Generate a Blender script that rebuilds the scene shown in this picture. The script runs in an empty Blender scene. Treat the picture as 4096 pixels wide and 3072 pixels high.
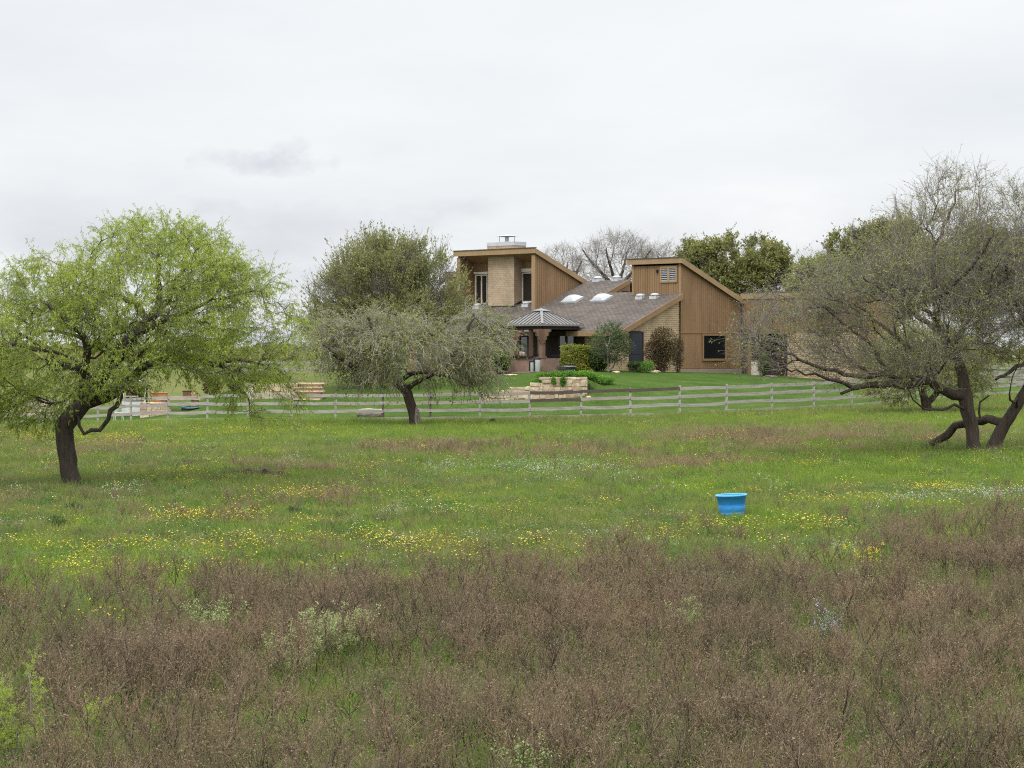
import bpy, math, random
import numpy as np
from mathutils import Vector, Matrix
SC = bpy.context.scene
COL = SC.collection
F = 2310.0            # focal length in pixels of the 1024 px wide frame
CZ = 3.4              # camera height above the meadow
HR = 352.0            # image row of the horizon
def P(px, row, Y):    # a point of the place: column, row, distance -> metres
    return Vector(((px-512.0)/F*Y, Y, CZ+(HR-row)/F*Y))
R = math.radians
# ---------------------------------------------------------------- naming
def link(o, parent=None):
    COL.objects.link(o)
    if parent is not None: o.parent = parent
    return o
def tag(o, label=None, cat=None, group=None, kind=None):
    if label: o['label'] = label
    if cat: o['category'] = cat
    if group: o['group'] = group
    if kind: o['kind'] = kind
    return o
def empty(name, loc, label, cat, group=None, rz=0.0):
    o = bpy.data.objects.new(name, None); o.empty_display_size = .3
    link(o); o.location = loc; o.rotation_euler = (0, 0, rz)
    return tag(o, label, cat, group)
def copy_tree(o, parent=None):
    c = o.copy(); COL.objects.link(c); c.parent = parent
    for ch in o.children: copy_tree(ch, c)
    return c
# ---------------------------------------------------------------- materials
def nt_new(name):
    m = bpy.data.materials.new(name); m.use_nodes = True
    t = m.node_tree; b = t.nodes['Principled BSDF']
    return m, t, b
def N(t, typ, **kw):
    n = t.nodes.new(typ)
    for k, v in kw.items():
        if k in ('op',): n.operation = v
        elif hasattr(n, k): setattr(n, k, v)
    return n
def ramp(t, fac, stops):
    r = t.nodes.new('ShaderNodeValToRGB'); e = r.color_ramp.elements
    while len(e) < len(stops): e.new(0.5)
    for i, (p, c) in enumerate(stops):
        e[i].position = p; e[i].color = (c[0], c[1], c[2], 1)
    t.links.new(fac, r.inputs[0]); return r.outputs[0]
def noise(t, vec, scale, detail=4, rough=.6):
    n = t.nodes.new('ShaderNodeTexNoise'); n.inputs['Scale'].default_value = scale
    n.inputs['Detail'].default_value = detail; n.inputs['Roughness'].default_value = rough
    if vec is not None: t.links.new(vec, n.inputs['Vector'])
    return n.outputs['Fac']
def coord(t, which='Object', scale=(1, 1, 1)):
    c = t.nodes.new('ShaderNodeTexCoord'); m = t.nodes.new('ShaderNodeMapping')
    m.inputs['Scale'].default_value = scale
    t.links.new(c.outputs[which], m.inputs['Vector']); return m.outputs[0]
def mixc(t, fac, a, b, blend='MIX'):
    m = t.nodes.new('ShaderNodeMix'); m.data_type = 'RGBA'; m.blend_type = blend
    for inp, v in ((m.inputs[0], fac), (m.inputs[6], a), (m.inputs[7], b)):
        if isinstance(v, (int, float)): inp.default_value = v
        elif isinstance(v, tuple): inp.default_value = (v[0], v[1], v[2], 1)
        else: t.links.new(v, inp)
    return m.outputs[2]
def bump(t, b, h, strength=.5, dist=.02):
    n = t.nodes.new('ShaderNodeBump'); n.inputs['Strength'].default_value = strength
    n.inputs['Distance'].default_value = dist
    t.links.new(h, n.inputs['Height']); t.links.new(n.outputs[0], b.inputs['Normal'])
def mat(name, c1, c2=None, scale=6, rough=.8, metal=0, sc3=(1, 1, 1), bmp=0, spec=.3, cs='Object', detail=5):
    m, t, b = nt_new(name); b.inputs['Roughness'].default_value = rough
    b.inputs['Metallic'].default_value = metal; b.inputs['Specular IOR Level'].default_value = spec
    c2 = c2 or tuple(x*.75 for x in c1)
    f = noise(t, coord(t, cs, sc3), scale, detail)
    t.links.new(ramp(t, f, [(.3, c2), (.7, c1)]), b.inputs['Base Color'])
    if bmp: bump(t, b, f, bmp)
    return m
def leafmat(name, cols, trans=.35, rough=.6):
    """leaf: colour differs leaf by leaf, part of the light passes through"""
    m, t, b = nt_new(name); g = t.nodes.new('ShaderNodeNewGeometry')
    cc = ramp(t, g.outputs['Random Per Island'], [((i+.0)/(max(1, len(cols)-1)), c) for i, c in enumerate(cols)])
    big = noise(t, coord(t, 'Object'), .9, 2)
    big = ramp(t, big, [(.35, (.72, .74, .8)), (.65, (1.15, 1.1, 1))])
    c = mixc(t, 1.0, cc, big, 'MULTIPLY')
    t.links.new(c, b.inputs['Base Color']); b.inputs['Roughness'].default_value = rough
    b.inputs['Specular IOR Level'].default_value = .25
    tr = t.nodes.new('ShaderNodeBsdfTranslucent'); t.links.new(c, tr.inputs[0])
    mx = t.nodes.new('ShaderNodeMixShader'); mx.inputs[0].default_value = trans
    out = t.nodes['Material Output']
    t.links.new(b.outputs[0], mx.inputs[1]); t.links.new(tr.outputs[0], mx.inputs[2])
    t.links.new(mx.outputs[0], out.inputs[0]); return m
def plantmat(name, cols, trans=.3, rough=.7, vary=None):
    """small plants: colour differs plant by plant and blade by blade"""
    m, t, b = nt_new(name); g = t.nodes.new('ShaderNodeNewGeometry'); oi = t.nodes.new('ShaderNodeObjectInfo')
    a = N(t, 'ShaderNodeMath', op='MULTIPLY'); a.inputs[1].default_value = .55
    t.links.new(g.outputs['Random Per Island'], a.inputs[0])
    a2 = N(t, 'ShaderNodeMath', op='MULTIPLY_ADD'); a2.inputs[1].default_value = .45
    t.links.new(oi.outputs['Random'], a2.inputs[0]); t.links.new(a.outputs[0], a2.inputs[2])
    c = ramp(t, a2.outputs[0], [((i+.0)/(max(1, len(cols)-1)), k) for i, k in enumerate(cols)])
    if vary:      # stands of plants differ in colour from place to place
        nz = noise(t, oi.outputs['Location'], .55, 4, .6); c = mixc(t, 1, c, ramp(t, nz, [(.32, vary[0]), (.5, (1, 1, 1)), (.68, vary[1])]), 'MULTIPLY')
    t.links.new(c, b.inputs['Base Color']); b.inputs['Roughness'].default_value = rough
    b.inputs['Specular IOR Level'].default_value = .1
    if trans:
        tr = t.nodes.new('ShaderNodeBsdfTranslucent'); t.links.new(c, tr.inputs[0])
        mx = t.nodes.new('ShaderNodeMixShader'); mx.inputs[0].default_value = trans
        t.links.new(b.outputs[0], mx.inputs[1]); t.links.new(tr.outputs[0], mx.inputs[2])
        t.links.new(mx.outputs[0], t.nodes['Material Output'].inputs[0])
    return m
M = {}
# ---------------------------------------------------------------- mesh helpers
def npmesh(name, V, Q, mats, midx=None, smooth=False):
    me = bpy.data.meshes.new(name); V = np.asarray(V, np.float32); Q = np.asarray(Q, np.int32)
    k = Q.shape[1]; nf = len(Q)
    me.vertices.add(len(V)); me.vertices.foreach_set('co', V.ravel())
    me.loops.add(nf*k); me.loops.foreach_set('vertex_index', Q.ravel())
    me.polygons.add(nf); me.polygons.foreach_set('loop_start', np.arange(0, nf*k, k, dtype=np.int32))
    me.polygons.foreach_set('loop_total', np.full(nf, k, np.int32))
    for m in mats: me.materials.append(m)
    if midx is not None: me.polygons.foreach_set('material_index', np.asarray(midx, np.int32))
    if smooth: me.polygons.foreach_set('use_smooth', np.ones(nf, bool))
    me.update(calc_edges=True); return me
def npobj(name, V, Q, mats, parent=None, midx=None, smooth=False):
    return link(bpy.data.objects.new(name, npmesh(name, V, Q, mats, midx, smooth)), parent)
class MB:
    """collects faces, builds ONE mesh object; uv in metres per face"""
    def __init__(s): s.v = []; s.f = []; s.m = []; s.sm = []
    def add(s, vs, fs, m=0, smooth=False):
        o = len(s.v); s.v += [Vector(v) for v in vs]
        s.f += [tuple(i+o for i in f) for f in fs]; s.m += [m]*len(fs); s.sm += [smooth]*len(fs); return s
    def box(s, a, b, m=0):
        x0, y0, z0 = [min(p, q) for p, q in zip(a, b)]; x1, y1, z1 = [max(p, q) for p, q in zip(a, b)]
        return s.add([(x0,y0,z0),(x1,y0,z0),(x1,y1,z0),(x0,y1,z0),(x0,y0,z1),(x1,y0,z1),(x1,y1,z1),(x0,y1,z1)],
              [(0,3,2,1),(4,5,6,7),(0,1,5,4),(1,2,6,5),(2,3,7,6),(3,0,4,7)], m)
    def hexa(s, pts, m=0):   # 8 points: bottom 4, top 4
        return s.add(pts, [(0,3,2,1),(4,5,6,7),(0,1,5,4),(1,2,6,5),(2,3,7,6),(3,0,4,7)], m)
    def prism(s, poly, vec, m=0):
        n = len(poly); v = Vector(vec); a = [Vector(p) for p in poly]; b = [p+v for p in a]
        return s.add(a+b, [tuple(range(n))[::-1], tuple(range(n, 2*n))]+[(i, (i+1) % n, n+(i+1) % n, n+i) for i in range(n)], m)
    def beam(s, p, q, w, h, m=0, up=(0, 0, 1)):
        p = Vector(p); q = Vector(q); d = (q-p).normalized(); sx = d.cross(Vector(up)).normalized(); u = sx.cross(d)
        c = [(-w/2, -h/2), (w/2, -h/2), (w/2, h/2), (-w/2, h/2)]
        A = [p+sx*a+u*b for a, b in c]; B = [q+sx*a+u*b for a, b in c]
        return s.add(A+B, [(0,1,2,3),(7,6,5,4)]+[(i, 4+i, 4+(i+1) % 4, (i+1) % 4) for i in range(4)], m)
    def lathe(s, prof, c=(0, 0, 0), n=24, m=0, close=True):
        c = Vector(c); vs = []; fs = []
        for r, z in prof:
            for i in range(n):
                a = 2*math.pi*i/n; vs.append(c+Vector((r*math.cos(a), r*math.sin(a), z)))
        for j in range(len(prof)-1):
            for i in range(n): fs.append((j*n+i, j*n+(i+1) % n, (j+1)*n+(i+1) % n, (j+1)*n+i))
        s.add(vs, fs, m, True)
        if close:
            s.add(vs[:n], [tuple(range(n))[::-1]], m); s.add(vs[-n:], [tuple(range(n))], m)
        return s
    def build(s, name, mats, parent=None, bev=0):
        if not isinstance(mats, (list, tuple)): mats = [mats]
        me = bpy.data.meshes.new(name); me.from_pydata([tuple(v) for v in s.v], [], s.f)
        for m in mats: me.materials.append(m)
        me.polygons.foreach_set('material_index', s.m); me.polygons.foreach_set('use_smooth', s.sm)
        uv = me.uv_layers.new(name='UVMap').data
        for p in me.polygons:
            n = p.normal
            for li in p.loop_indices:
                c = me.vertices[me.loops[li].vertex_index].co
                if abs(n.z) > .6: u = (c.x, c.y/max(.3, abs(n.z))) if abs(n.y) >= abs(n.x) else (c.y, c.x/max(.3, abs(n.z)))
                elif abs(n.x) > abs(n.y): u = (c.y, c.z)
                else: u = (c.x, c.z)
                uv[li].uv = u
        me.update(); o = link(bpy.data.objects.new(name, me), parent)
        if bev:
            b = o.modifiers.new('bevel', 'BEVEL'); b.width = bev; b.segments = 2; b.limit_method = 'ANGLE'
        return o
# value noise for placing things
_rng = np.random.RandomState(5); _LAT = _rng.rand(256, 256)
def vn(x, y, s=1.0, seed=0):
    x = np.asarray(x, float)/s+seed*17.3+1000; y = np.asarray(y, float)/s+seed*9.1+1000
    i = np.floor(x).astype(int); j = np.floor(y).astype(int); u = x-i; v = y-j
    u = u*u*(3-2*u); v = v*v*(3-2*v); g = lambda a, b: _LAT[a % 256, b % 256]
    return (g(i, j)*(1-u)+g(i+1, j)*u)*(1-v)+(g(i, j+1)*(1-u)+g(i+1, j+1)*u)*v
def fbm(x, y, s=1.0, seed=0): return (vn(x, y, s, seed)+.5*vn(x, y, s/2.1, seed+3)+.25*vn(x, y, s/4.3, seed+7))/1.75
def sstep(a, b, x): t = np.clip((x-a)/(b-a), 0, 1); return t*t*(3-2*t)
# ---------------------------------------------------------------- terrain
_c = []
def ctl(px, row, Y): p = P(px, row, Y); _c.append((p.x, p.y, p.z))
for x in (-60, -25, 0, 25, 60):
    for y in (-20, 5, 20, 32): _c.append((x, y, 0))
for a in [(70,487,60),(0,490,60),(300,488,58.5),(500,482,61),(414,428.6,108),(985,454.5,70),(900,456,72),(732,516,46.5),(600,440,90),(850,440,82),
          (300,425,110),(100,428,108),(927,415,110),(200,455,77),(700,470,66),
          (-100,424,135),(0,423.5,129),(200,422,121.5),(335,421.5,117),(480,420.3,114.5),(580,418,114),(680,415,114.5),(772,411,116.8),(852,406.7,120.5),(950,398.5,127),(1024,393.5,132),(1200,388,145),
          (620,370.5,146),(735,373.5,153),(540,372,146),(650,371,150),(490,374,150),(450,377,150),(410,380,150),(590,390,126),(640,392,127),(720,390,130),(800,386,138),(900,386,145),(1000,384,155),
          (482,402.5,125.2),(535,400,125.4),(581,397.5,125.6),(430,402,126),(380,405,126),(340,398,130),(400,392,136),
          (320,387,140),(298,399,130.5),(250,399.5,130.5),(190,410,131),(130,418,131.5),(40,417,132),(-60,417,134),
          (250,377,150),(100,378,160),(0,376,165),(300,373,185),(0,372,190),(600,366,185),(900,366,190),(1200,366,190)]: ctl(*a)
for a in [(-90,-20,0),(90,-20,0),(-90,60,-.3),(90,60,.5),(-90,120,-.6),(90,120,1),(-90,190,1.7),(90,190,2.0),(-60,240,2.1),(0,240,2.3),(60,240,2.2)]: _c.append(a)
_c = np.array(_c); _A = np.sqrt(((_c[:, None, :2]-_c[None, :, :2])**2).sum(2)+9.0)
_z0 = _c[:, 2].mean(); _w = np.linalg.solve(_A-np.eye(len(_c))*.02, _c[:, 2]-_z0)
WY = 125.9     # face of the stone retaining wall
WPROF = [(478,-9),(482,2.5+3.4-2.5-2.23),(485.3,CZ-41*WY/F),(495.5,CZ-41*WY/F),(495.6,CZ-38.4*WY/F),(506.5,CZ-38.4*WY/F),(506.6,CZ-35*WY/F),(533.9,CZ-35*WY/F),(534,CZ-30.7*WY/F),
         (541,CZ-30.7*WY/F),(541.1,CZ-25*WY/F),(587.4,CZ-25*WY/F)]
XW0, XW1 = (485.3-512)/F*WY, (587.4-512)/F*WY
def wall_top(x):
    px = np.asarray(x, float)*F/WY+512
    xs = np.array([485.3,495.55,495.65,506.55,506.65,533.95,534.05,541.0,541.1,600]); rr = np.array([41,41,38.4,38.4,35,35,30.7,30.7,25,25])
    return CZ-np.interp(px, xs, rr)*WY/F
# left terrace wall
LY = 131.0; XL0, XL1 = (205-512)/F*LY, (300-512)/F*LY
def lwall_top(x):
    px = np.asarray(x, float)*F/LY+512
    return CZ-np.interp(px, [205,230,243,260,299], [44,37,33,32.5,31])*LY/F
def G(x, y):
    x = np.asarray(x, float); y = np.asarray(y, float); sh = np.broadcast(x, y).shape
    X = np.broadcast_to(x, sh).ravel(); Y = np.broadcast_to(y, sh).ravel(); z = np.empty(X.shape)
    Xc = np.clip(X, -90, 90); Yc = np.clip(Y, -20, 240)
    for k in range(0, len(X), 20000):
        s = slice(k, k+20000)
        d = np.sqrt((Xc[s, None]-_c[None, :, 0])**2+(Yc[s, None]-_c[None, :, 1])**2+9.0); z[s] = _z0+d@_w
    far = sstep(240, 620, Y); z = z*(1-far)+(-.6)*far
    # terrace kept by the stone wall
    top = wall_top(np.clip(X, XW0, XW1))-.07
    xw = np.maximum(0, X-XW1)*.55+np.maximum(0, XW0+.1-X)*3
    back = np.where((Y > WY) & (Y < 150), sstep(WY+.05, WY+.4, Y), 0)
    z2 = top-xw-np.maximum(0, WY-Y)*9
    z = np.where((Y > WY-.2) & (Y < 144), z*(1-back)+np.maximum(z, z2)*back, z)
    top = lwall_top(np.clip(X, XL0, XL1))-.07
    z2 = top-np.maximum(0, X-XL1-.3)*.9-np.maximum(0, XL0-X)*.9-np.maximum(0, Y-138)*.3
    b2 = sstep(LY+.05, LY+.4, Y)
    z = np.where((Y > LY) & (Y < 146) & (X < XL1+4), z*(1-b2)+np.maximum(z, z2)*b2, z)
    return z.reshape(sh)
def g1(x, y): return float(G(np.array([x]), np.array([y]))[0])
FX = [-100,0,131,207,335,383,430,480,531,581,631,680,726,772,814,852,900,950,1024,1100,1250]
FY = [135,129,124.5,121.5,117,116,115.2,114.5,114,114,114.1,114.5,115.4,116.8,118.5,120.5,123.6,127,132,137,148]
_fx = [(a-512)/F*b for a, b in zip(FX, FY)]
def fenceY(x): return np.interp(x, _fx, FY)
# ---------------------------------------------------------------- camera, light, sky
cam = bpy.data.cameras.new('camera'); co = bpy.data.objects.new('camera', cam); COL.objects.link(co)
co.location = (0, 0, CZ); co.rotation_euler = (R(90), 0, 0)
cam.sensor_width = 36; cam.lens = 36*F/1024; cam.shift_y = -(384-HR)/1024
cam.clip_start = .5; cam.clip_end = 6000; SC.camera = co
SC.render.resolution_x = 1024; SC.render.resolution_y = 768
SC.render.engine = 'CYCLES'; SC.cycles.filter_width = 1.1; SC.cycles.use_denoising = False
SC.view_settings.view_transform = 'Standard'; SC.view_settings.look = 'None'
SC.view_settings.exposure = .10; SC.view_settings.gamma = 1
sun = bpy.data.lights.new('sun', 'SUN'); sun.energy = 1.5; sun.angle = R(14); sun.color = (1, .96, .9)
so = bpy.data.objects.new('sun', sun); COL.objects.link(so)
SEL, SAZ = 52, 215      # elevation, compass-like azimuth (from +Y clockwise)
so.rotation_euler = (R(90-SEL), 0, R(180-SAZ)+0)
w = bpy.data.worlds.new('World'); SC.world = w; w.use_nodes = True; t = w.node_tree
bg = t.nodes['Background']; sky = t.nodes.new('ShaderNodeTexSky'); sky.sky_type = 'NISHITA'; sky.sun_disc = False
sky.sun_elevation = R(SEL); sky.sun_rotation = R(SAZ)
tc = t.nodes.new('ShaderNodeTexCoord'); sep = t.nodes.new('ShaderNodeSeparateXYZ'); t.links.new(tc.outputs['Generated'], sep.inputs[0])
# clouds lie on a flat layer: direction divided by its height
zz = N(t, 'ShaderNodeMath', op='MAXIMUM'); t.links.new(sep.outputs[2], zz.inputs[0]); zz.inputs[1].default_value = 0
za = N(t, 'ShaderNodeMath', op='ADD'); t.links.new(zz.outputs[0], za.inputs[0]); za.inputs[1].default_value = .07
cx = N(t, 'ShaderNodeVectorMath', op='DIVIDE'); cmb = t.nodes.new('ShaderNodeCombineXYZ')
for i in range(3): t.links.new(za.outputs[0], cmb.inputs[i])
t.links.new(tc.outputs['Generated'], cx.inputs[0]); t.links.new(cmb.outputs[0], cx.inputs[1])
mp = t.nodes.new('ShaderNodeMapping'); mp.inputs['Location'].default_value = (3.1, .7, 0); mp.inputs['Scale'].default_value = (.55, .33, .1)
t.links.new(cx.outputs[0], mp.inputs[0])
n1 = noise(t, mp.outputs[0], 1.0, 6, .55)
mp2 = t.nodes.new('ShaderNodeMapping'); mp2.inputs['Scale'].default_value = (9, 9, 26); t.links.new(tc.outputs['Generated'], mp2.inputs[0])
n2 = noise(t, mp2.outputs[0], 1.2, 5, .55)
cl = ramp(t, n1, [(.3, (.765, .795, .83)), (.5, (.855, .875, .895)), (.7, (.945, .95, .957))])
# lower sky a little greyer and bluer with low cloud banks
el = N(t, 'ShaderNodeMapRange'); t.links.new(sep.outputs[2], el.inputs[0]); el.inputs[1].default_value = 0.0; el.inputs[2].default_value = .085
el.inputs[3].default_value = 1; el.inputs[4].default_value = 0
lowm = N(t, 'ShaderNodeMapRange'); t.links.new(n2, lowm.inputs[0]); lowm.inputs[1].default_value = .40; lowm.inputs[2].default_value = .64
lm = N(t, 'ShaderNodeMath', op='MULTIPLY'); t.links.new(el.outputs[0], lm.inputs[0]); t.links.new(lowm.outputs[0], lm.inputs[1])
c = mixc(t, lm.outputs[0], cl, (.55, .58, .645))
# one small dark cloud low in the sky, left of centre
def puff(t, c, px, row, rx, rz, amt):
    d = Vector(((px-512)/F, 1, (HR-row)/F)).normalized()
    s = N(t, 'ShaderNodeVectorMath', op='SUBTRACT'); t.links.new(tc.outputs['Generated'], s.inputs[0]); s.inputs[1].default_value = d
    q = N(t, 'ShaderNodeVectorMath', op='MULTIPLY'); t.links.new(s.outputs[0], q.inputs[0]); q.inputs[1].default_value = (1/rx, .5, 1/rz)
    l = N(t, 'ShaderNodeVectorMath', op='LENGTH'); t.links.new(q.outputs[0], l.inputs[0])
    mm = t.nodes.new('ShaderNodeMapping'); mm.inputs['Scale'].default_value = (70, 70, 110); t.links.new(tc.outputs['Generated'], mm.inputs[0])
    nn = noise(t, mm.outputs[0], 1.0, 4, .6)
    a = N(t, 'ShaderNodeMath', op='MULTIPLY_ADD'); t.links.new(nn, a.inputs[0]); a.inputs[1].default_value = -1.7; t.links.new(l.outputs['Value'], a.inputs[2])
    k = N(t, 'ShaderNodeMapRange'); t.links.new(a.outputs[0], k.inputs[0]); k.inputs[1].default_value = .25; k.inputs[2].default_value = -.6
    k.inputs[3].default_value = 0; k.inputs[4].default_value = amt
    return mixc(t, k.outputs[0], c, (.62, .645, .70))
c = puff(t, c, 268, 163, .030, .0065, .75); c = puff(t, c, 285, 152, .012, .006, .55)
c = puff(t, c, 214, 206, .012, .004, .4); c = puff(t, c, 470, 208, .016, .006, .35); c = puff(t, c, 320, 218, .05, .008, .35)
sk = N(t, 'ShaderNodeVectorMath', op='SCALE'); t.links.new(sky.outputs[0], sk.inputs[0]); sk.inputs['Scale'].default_value = .12
c = mixc(t, .95, sk.outputs[0], c)
# an overcast sky is brightest overhead
zr = N(t, 'ShaderNodeMapRange'); t.links.new(sep.outputs[2], zr.inputs[0]); zr.inputs[1].default_value = .16; zr.inputs[2].default_value = .8; zr.inputs[3].default_value = 1.0; zr.inputs[4].default_value = 2.95
zs = N(t, 'ShaderNodeVectorMath', op='SCALE'); t.links.new(c, zs.inputs[0]); t.links.new(zr.outputs[0], zs.inputs['Scale']); c = zs.outputs[0]
t.links.new(c, bg.inputs[0]); bg.inputs[1].default_value = 1.0

# ---------------------------------------------------------------- ground sheets
def ground_mat(name, stops, spots, bmpd=.05):
    m, t, b = nt_new(name); b.inputs['Roughness'].default_value = 1; b.inputs['Specular IOR Level'].default_value = 0
    v = coord(t, 'Object'); f = noise(t, v, .35, 6, .65); g = noise(t, v, 6, 5, .7)
    c = ramp(t, f, stops); k = ramp(t, g, [(.35, (.7, .7, .7)), (.65, (1.2, 1.2, 1.2))])
    c = mixc(t, 1, c, k, 'MULTIPLY'); c = mixc(t, 1, c, ramp(t, noise(t, v, .16, 5, .7), [(.38, (.80, .86, .8)), (.5, (1, 1, 1)), (.62, (1.22, 1.08, 1.1))]), 'MULTIPLY')
    if spots: c = mixc(t, ramp(t, noise(t, v, 1.1, 4, .6), [(.55, (0, 0, 0)), (.68, (1, 1, 1))]), c, spots)
    t.links.new(c, b.inputs['Base Color']); bump(t, b, g, .6, bmpd); return m
M['meadow'] = ground_mat('meadow_soil', [(.3, (.06, .085, .022)), (.5, (.085, .11, .03)), (.72, (.11, .09, .045))], (.10, .085, .05))
M['lawn'] = ground_mat('lawn_turf', [(.28, (.044, .076, .019)), (.5, (.060, .100, .024)), (.72, (.084, .124, .036))], None, .02)
# the slope at the far left is rough, paler grass
_m = M['lawn']; _t = _m.node_tree; _b = _t.nodes['Principled BSDF']; _src = _b.inputs['Base Color'].links[0].from_socket
_v = coord(_t, 'Object'); _s = _t.nodes.new('ShaderNodeSeparateXYZ'); _t.links.new(_v, _s.inputs[0])
_a = N(_t, 'ShaderNodeMapRange'); _t.links.new(_s.outputs[0], _a.inputs[0]); _a.inputs[1].default_value = -8; _a.inputs[2].default_value = -15
_c2 = N(_t, 'ShaderNodeMapRange'); _t.links.new(_s.outputs[1], _c2.inputs[0]); _c2.inputs[1].default_value = 133; _c2.inputs[2].default_value = 141
_q = N(_t, 'ShaderNodeMath', op='MULTIPLY'); _t.links.new(_a.outputs[0], _q.inputs[0]); _t.links.new(_c2.outputs[0], _q.inputs[1])
_k = ramp(_t, noise(_t, _v, .5, 5), [(.35, (.08, .12, .03)), (.55, (.15, .145, .06)), (.7, (.09, .14, .035))])
_t.links.new(mixc(_t, _q.outputs[0], _src, _k), _b.inputs['Base Color'])
M['far'] = ground_mat('far_field', [(.3, (.07, .12, .03)), (.5, (.11, .14, .045)), (.72, (.15, .14, .07))], (.16, .14, .08))
xs = np.concatenate([-np.geomspace(1500, 62, 14), np.arange(-60, 60.01, .5), np.geomspace(62, 1500, 14)])
def sheet(name, ys_of_x, m, amp):
    X = np.repeat(xs[:, None], len(ys_of_x(0.0)), 1); Yg = np.stack([ys_of_x(x) for x in xs])
    Z = G(X, Yg)
    if amp: Z = Z+(fbm(X, Yg, 3, 2)-.5)*amp*sstep(2, 12, np.abs(fenceY(X)-Yg)) + (fbm(X, Yg, 9, 4)-.5)*amp*1.5*sstep(4, 22, np.abs(fenceY(X)-Yg))*sstep(130, 60, Yg)
    V = np.stack([X, Yg, Z], -1).reshape(-1, 3); ny = X.shape[1]; nx = X.shape[0]
    i = np.arange(nx-1)[:, None]*ny+np.arange(ny-1)[None, :]; i = i.ravel()
    o = npobj(name, V, np.stack([i, i+ny, i+ny+1, i+1], 1), [m], smooth=True); tag(o, kind='structure'); return o
sheet('meadow_ground', lambda x: np.concatenate([np.linspace(-60, 10, 8), 10+(fenceY(x)+.1-10)*np.linspace(0, 1, 180)[1:]]), M['meadow'], .12)
sheet('lawn', lambda x: fenceY(x)+.1+(176+.25*abs(min(60, abs(x)))-fenceY(x))*np.concatenate([np.linspace(0, .5, 170), np.linspace(.5, 1, 60)[1:]]), M['lawn'], 0)
sheet('far_ground', lambda x: np.concatenate([176.1+.25*abs(min(60, abs(x)))+np.linspace(0, 60, 14), np.geomspace(260, 3500, 26)]), M['far'], 0)
tag(bpy.data.objects['meadow_ground'], 'rough meadow ground under the wildflowers', 'ground')
tag(bpy.data.objects['lawn'], 'smooth green lawn between fence and house', 'lawn')
tag(bpy.data.objects['far_ground'], 'distant pasture beyond the house', 'ground')
# ---------------------------------------------------------------- house
O = Vector((6.83, 146.0, 2.0)); S45 = math.sqrt(.5)
def toloc(s, t, z): return Vector((-s, t, z-O.z))
def hit(px, row, kind, val=0.0):
    """where the sight line meets a plane of the house; returns s (along the front), t (along the side), z"""
    k = (px-512)/F; m = (HR-row)/F
    # t = S45*((kY-Ox)+(Y-Oy)) ; s = S45*((Y-Oy)-(kY-Ox)) ; z = CZ+mY
    tk, t0 = S45*(k+1), -S45*(O.x+O.y); sk, s0 = S45*(1-k), S45*(O.x-O.y)
    if kind == 's': Y = (val-s0)/sk
    elif kind == 't': Y = (val-t0)/tk
    elif kind == 'roof': Y = (4.79+.41*t0-CZ)/(m-.41*tk)
    return sk*Y+s0, tk*Y+t0, CZ+m*Y
zf = lambda t: 4.79+.41*t
zb = lambda t: 8.316-.41*(t-8.6)
def brickmat(name, c1, c2, mortar, w=.42, h=.13, ms=.016, rough=.9, stain=.25):
    m, t, b = nt_new(name); b.inputs['Roughness'].default_value = rough; b.inputs['Specular IOR Level'].default_value = .2
    uvn = t.nodes.new('ShaderNodeUVMap'); br = t.nodes.new('ShaderNodeTexBrick'); t.links.new(uvn.outputs[0], br.inputs[0])
    br.inputs['Scale'].default_value = 1; br.inputs['Brick Width'].default_value = w; br.inputs['Row Height'].default_value = h
    br.inputs['Mortar Size'].default_value = ms; br.inputs['Color1'].default_value = (*c1, 1); br.inputs['Color2'].default_value = (*c2, 1)
    br.inputs['Mortar'].default_value = (*mortar, 1); br.inputs['Bias'].default_value = 0
    f = noise(t, coord(t, 'Object'), .8, 5, .6); g = noise(t, coord(t, 'Object'), 9, 3, .6)
    c = mixc(t, 1, br.outputs[0], ramp(t, f, [(.3, (1-stain,)*3), (.7, (1.12, 1.1, 1.08))]), 'MULTIPLY')
    c = mixc(t, 1, c, ramp(t, g, [(.3, (.86,)*3), (.7, (1.1,)*3)]), 'MULTIPLY')
    t.links.new(c, b.inputs['Base Color']); bump(t, b, br.outputs['Fac'], -.4, .01); return m
M['brick'] = brickmat('tan_brick', (.40, .29, .17), (.29, .205, .12), (.50, .42, .30))
M['chimbrick'] = brickmat('chimney_brick', (.39, .30, .21), (.33, .25, .17), (.43, .35, .26))
M['shingle'] = brickmat('roof_shingle', (.145, .124, .106), (.10, .086, .075), (.045, .038, .033), w=.42, h=.19, ms=.02, stain=.2)
M['siding'] = mat('brown_siding', (.275, .168, .086), (.185, .112, .058), 1.1, .8, sc3=(1.4, 1.4, .22))
M['fascia'] = mat('tan_fascia', (.34, .232, .124), (.255, .172, .092), 1.6, .7, sc3=(1, 1, .4))
M['rake'] = mat('rake_board', (.27, .165, .085), (.22, .135, .07), 1.2, .75)
M['conc'] = mat('concrete_footing', (.30, .24, .19), (.24, .19, .15), 3)
M['cream'] = mat('cream_paint', (.62, .56, .47), (.55, .49, .41), 3, .5)
M['dkframe'] = mat('dark_bronze_frame', (.03, .025, .022), None, 4, .5)
M['door'] = mat('slate_door', (.035, .042, .055), (.028, .034, .045), 2, .5)
M['white'] = mat('white_metal', (.52, .53, .55), (.42, .43, .45), 3, .45)
M['galv'] = mat('galvanised_metal', (.5, .53, .55), (.38, .4, .43), 4, .45, .6)
M['stucco'] = mat('rose_stucco', (.30, .20, .155), (.22, .145, .115), 2.5, .9, bmp=.1)
M['post'] = mat('stained_timber', (.20, .125, .085), (.15, .09, .06), 3, .8, sc3=(1, 1, .3))
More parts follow.
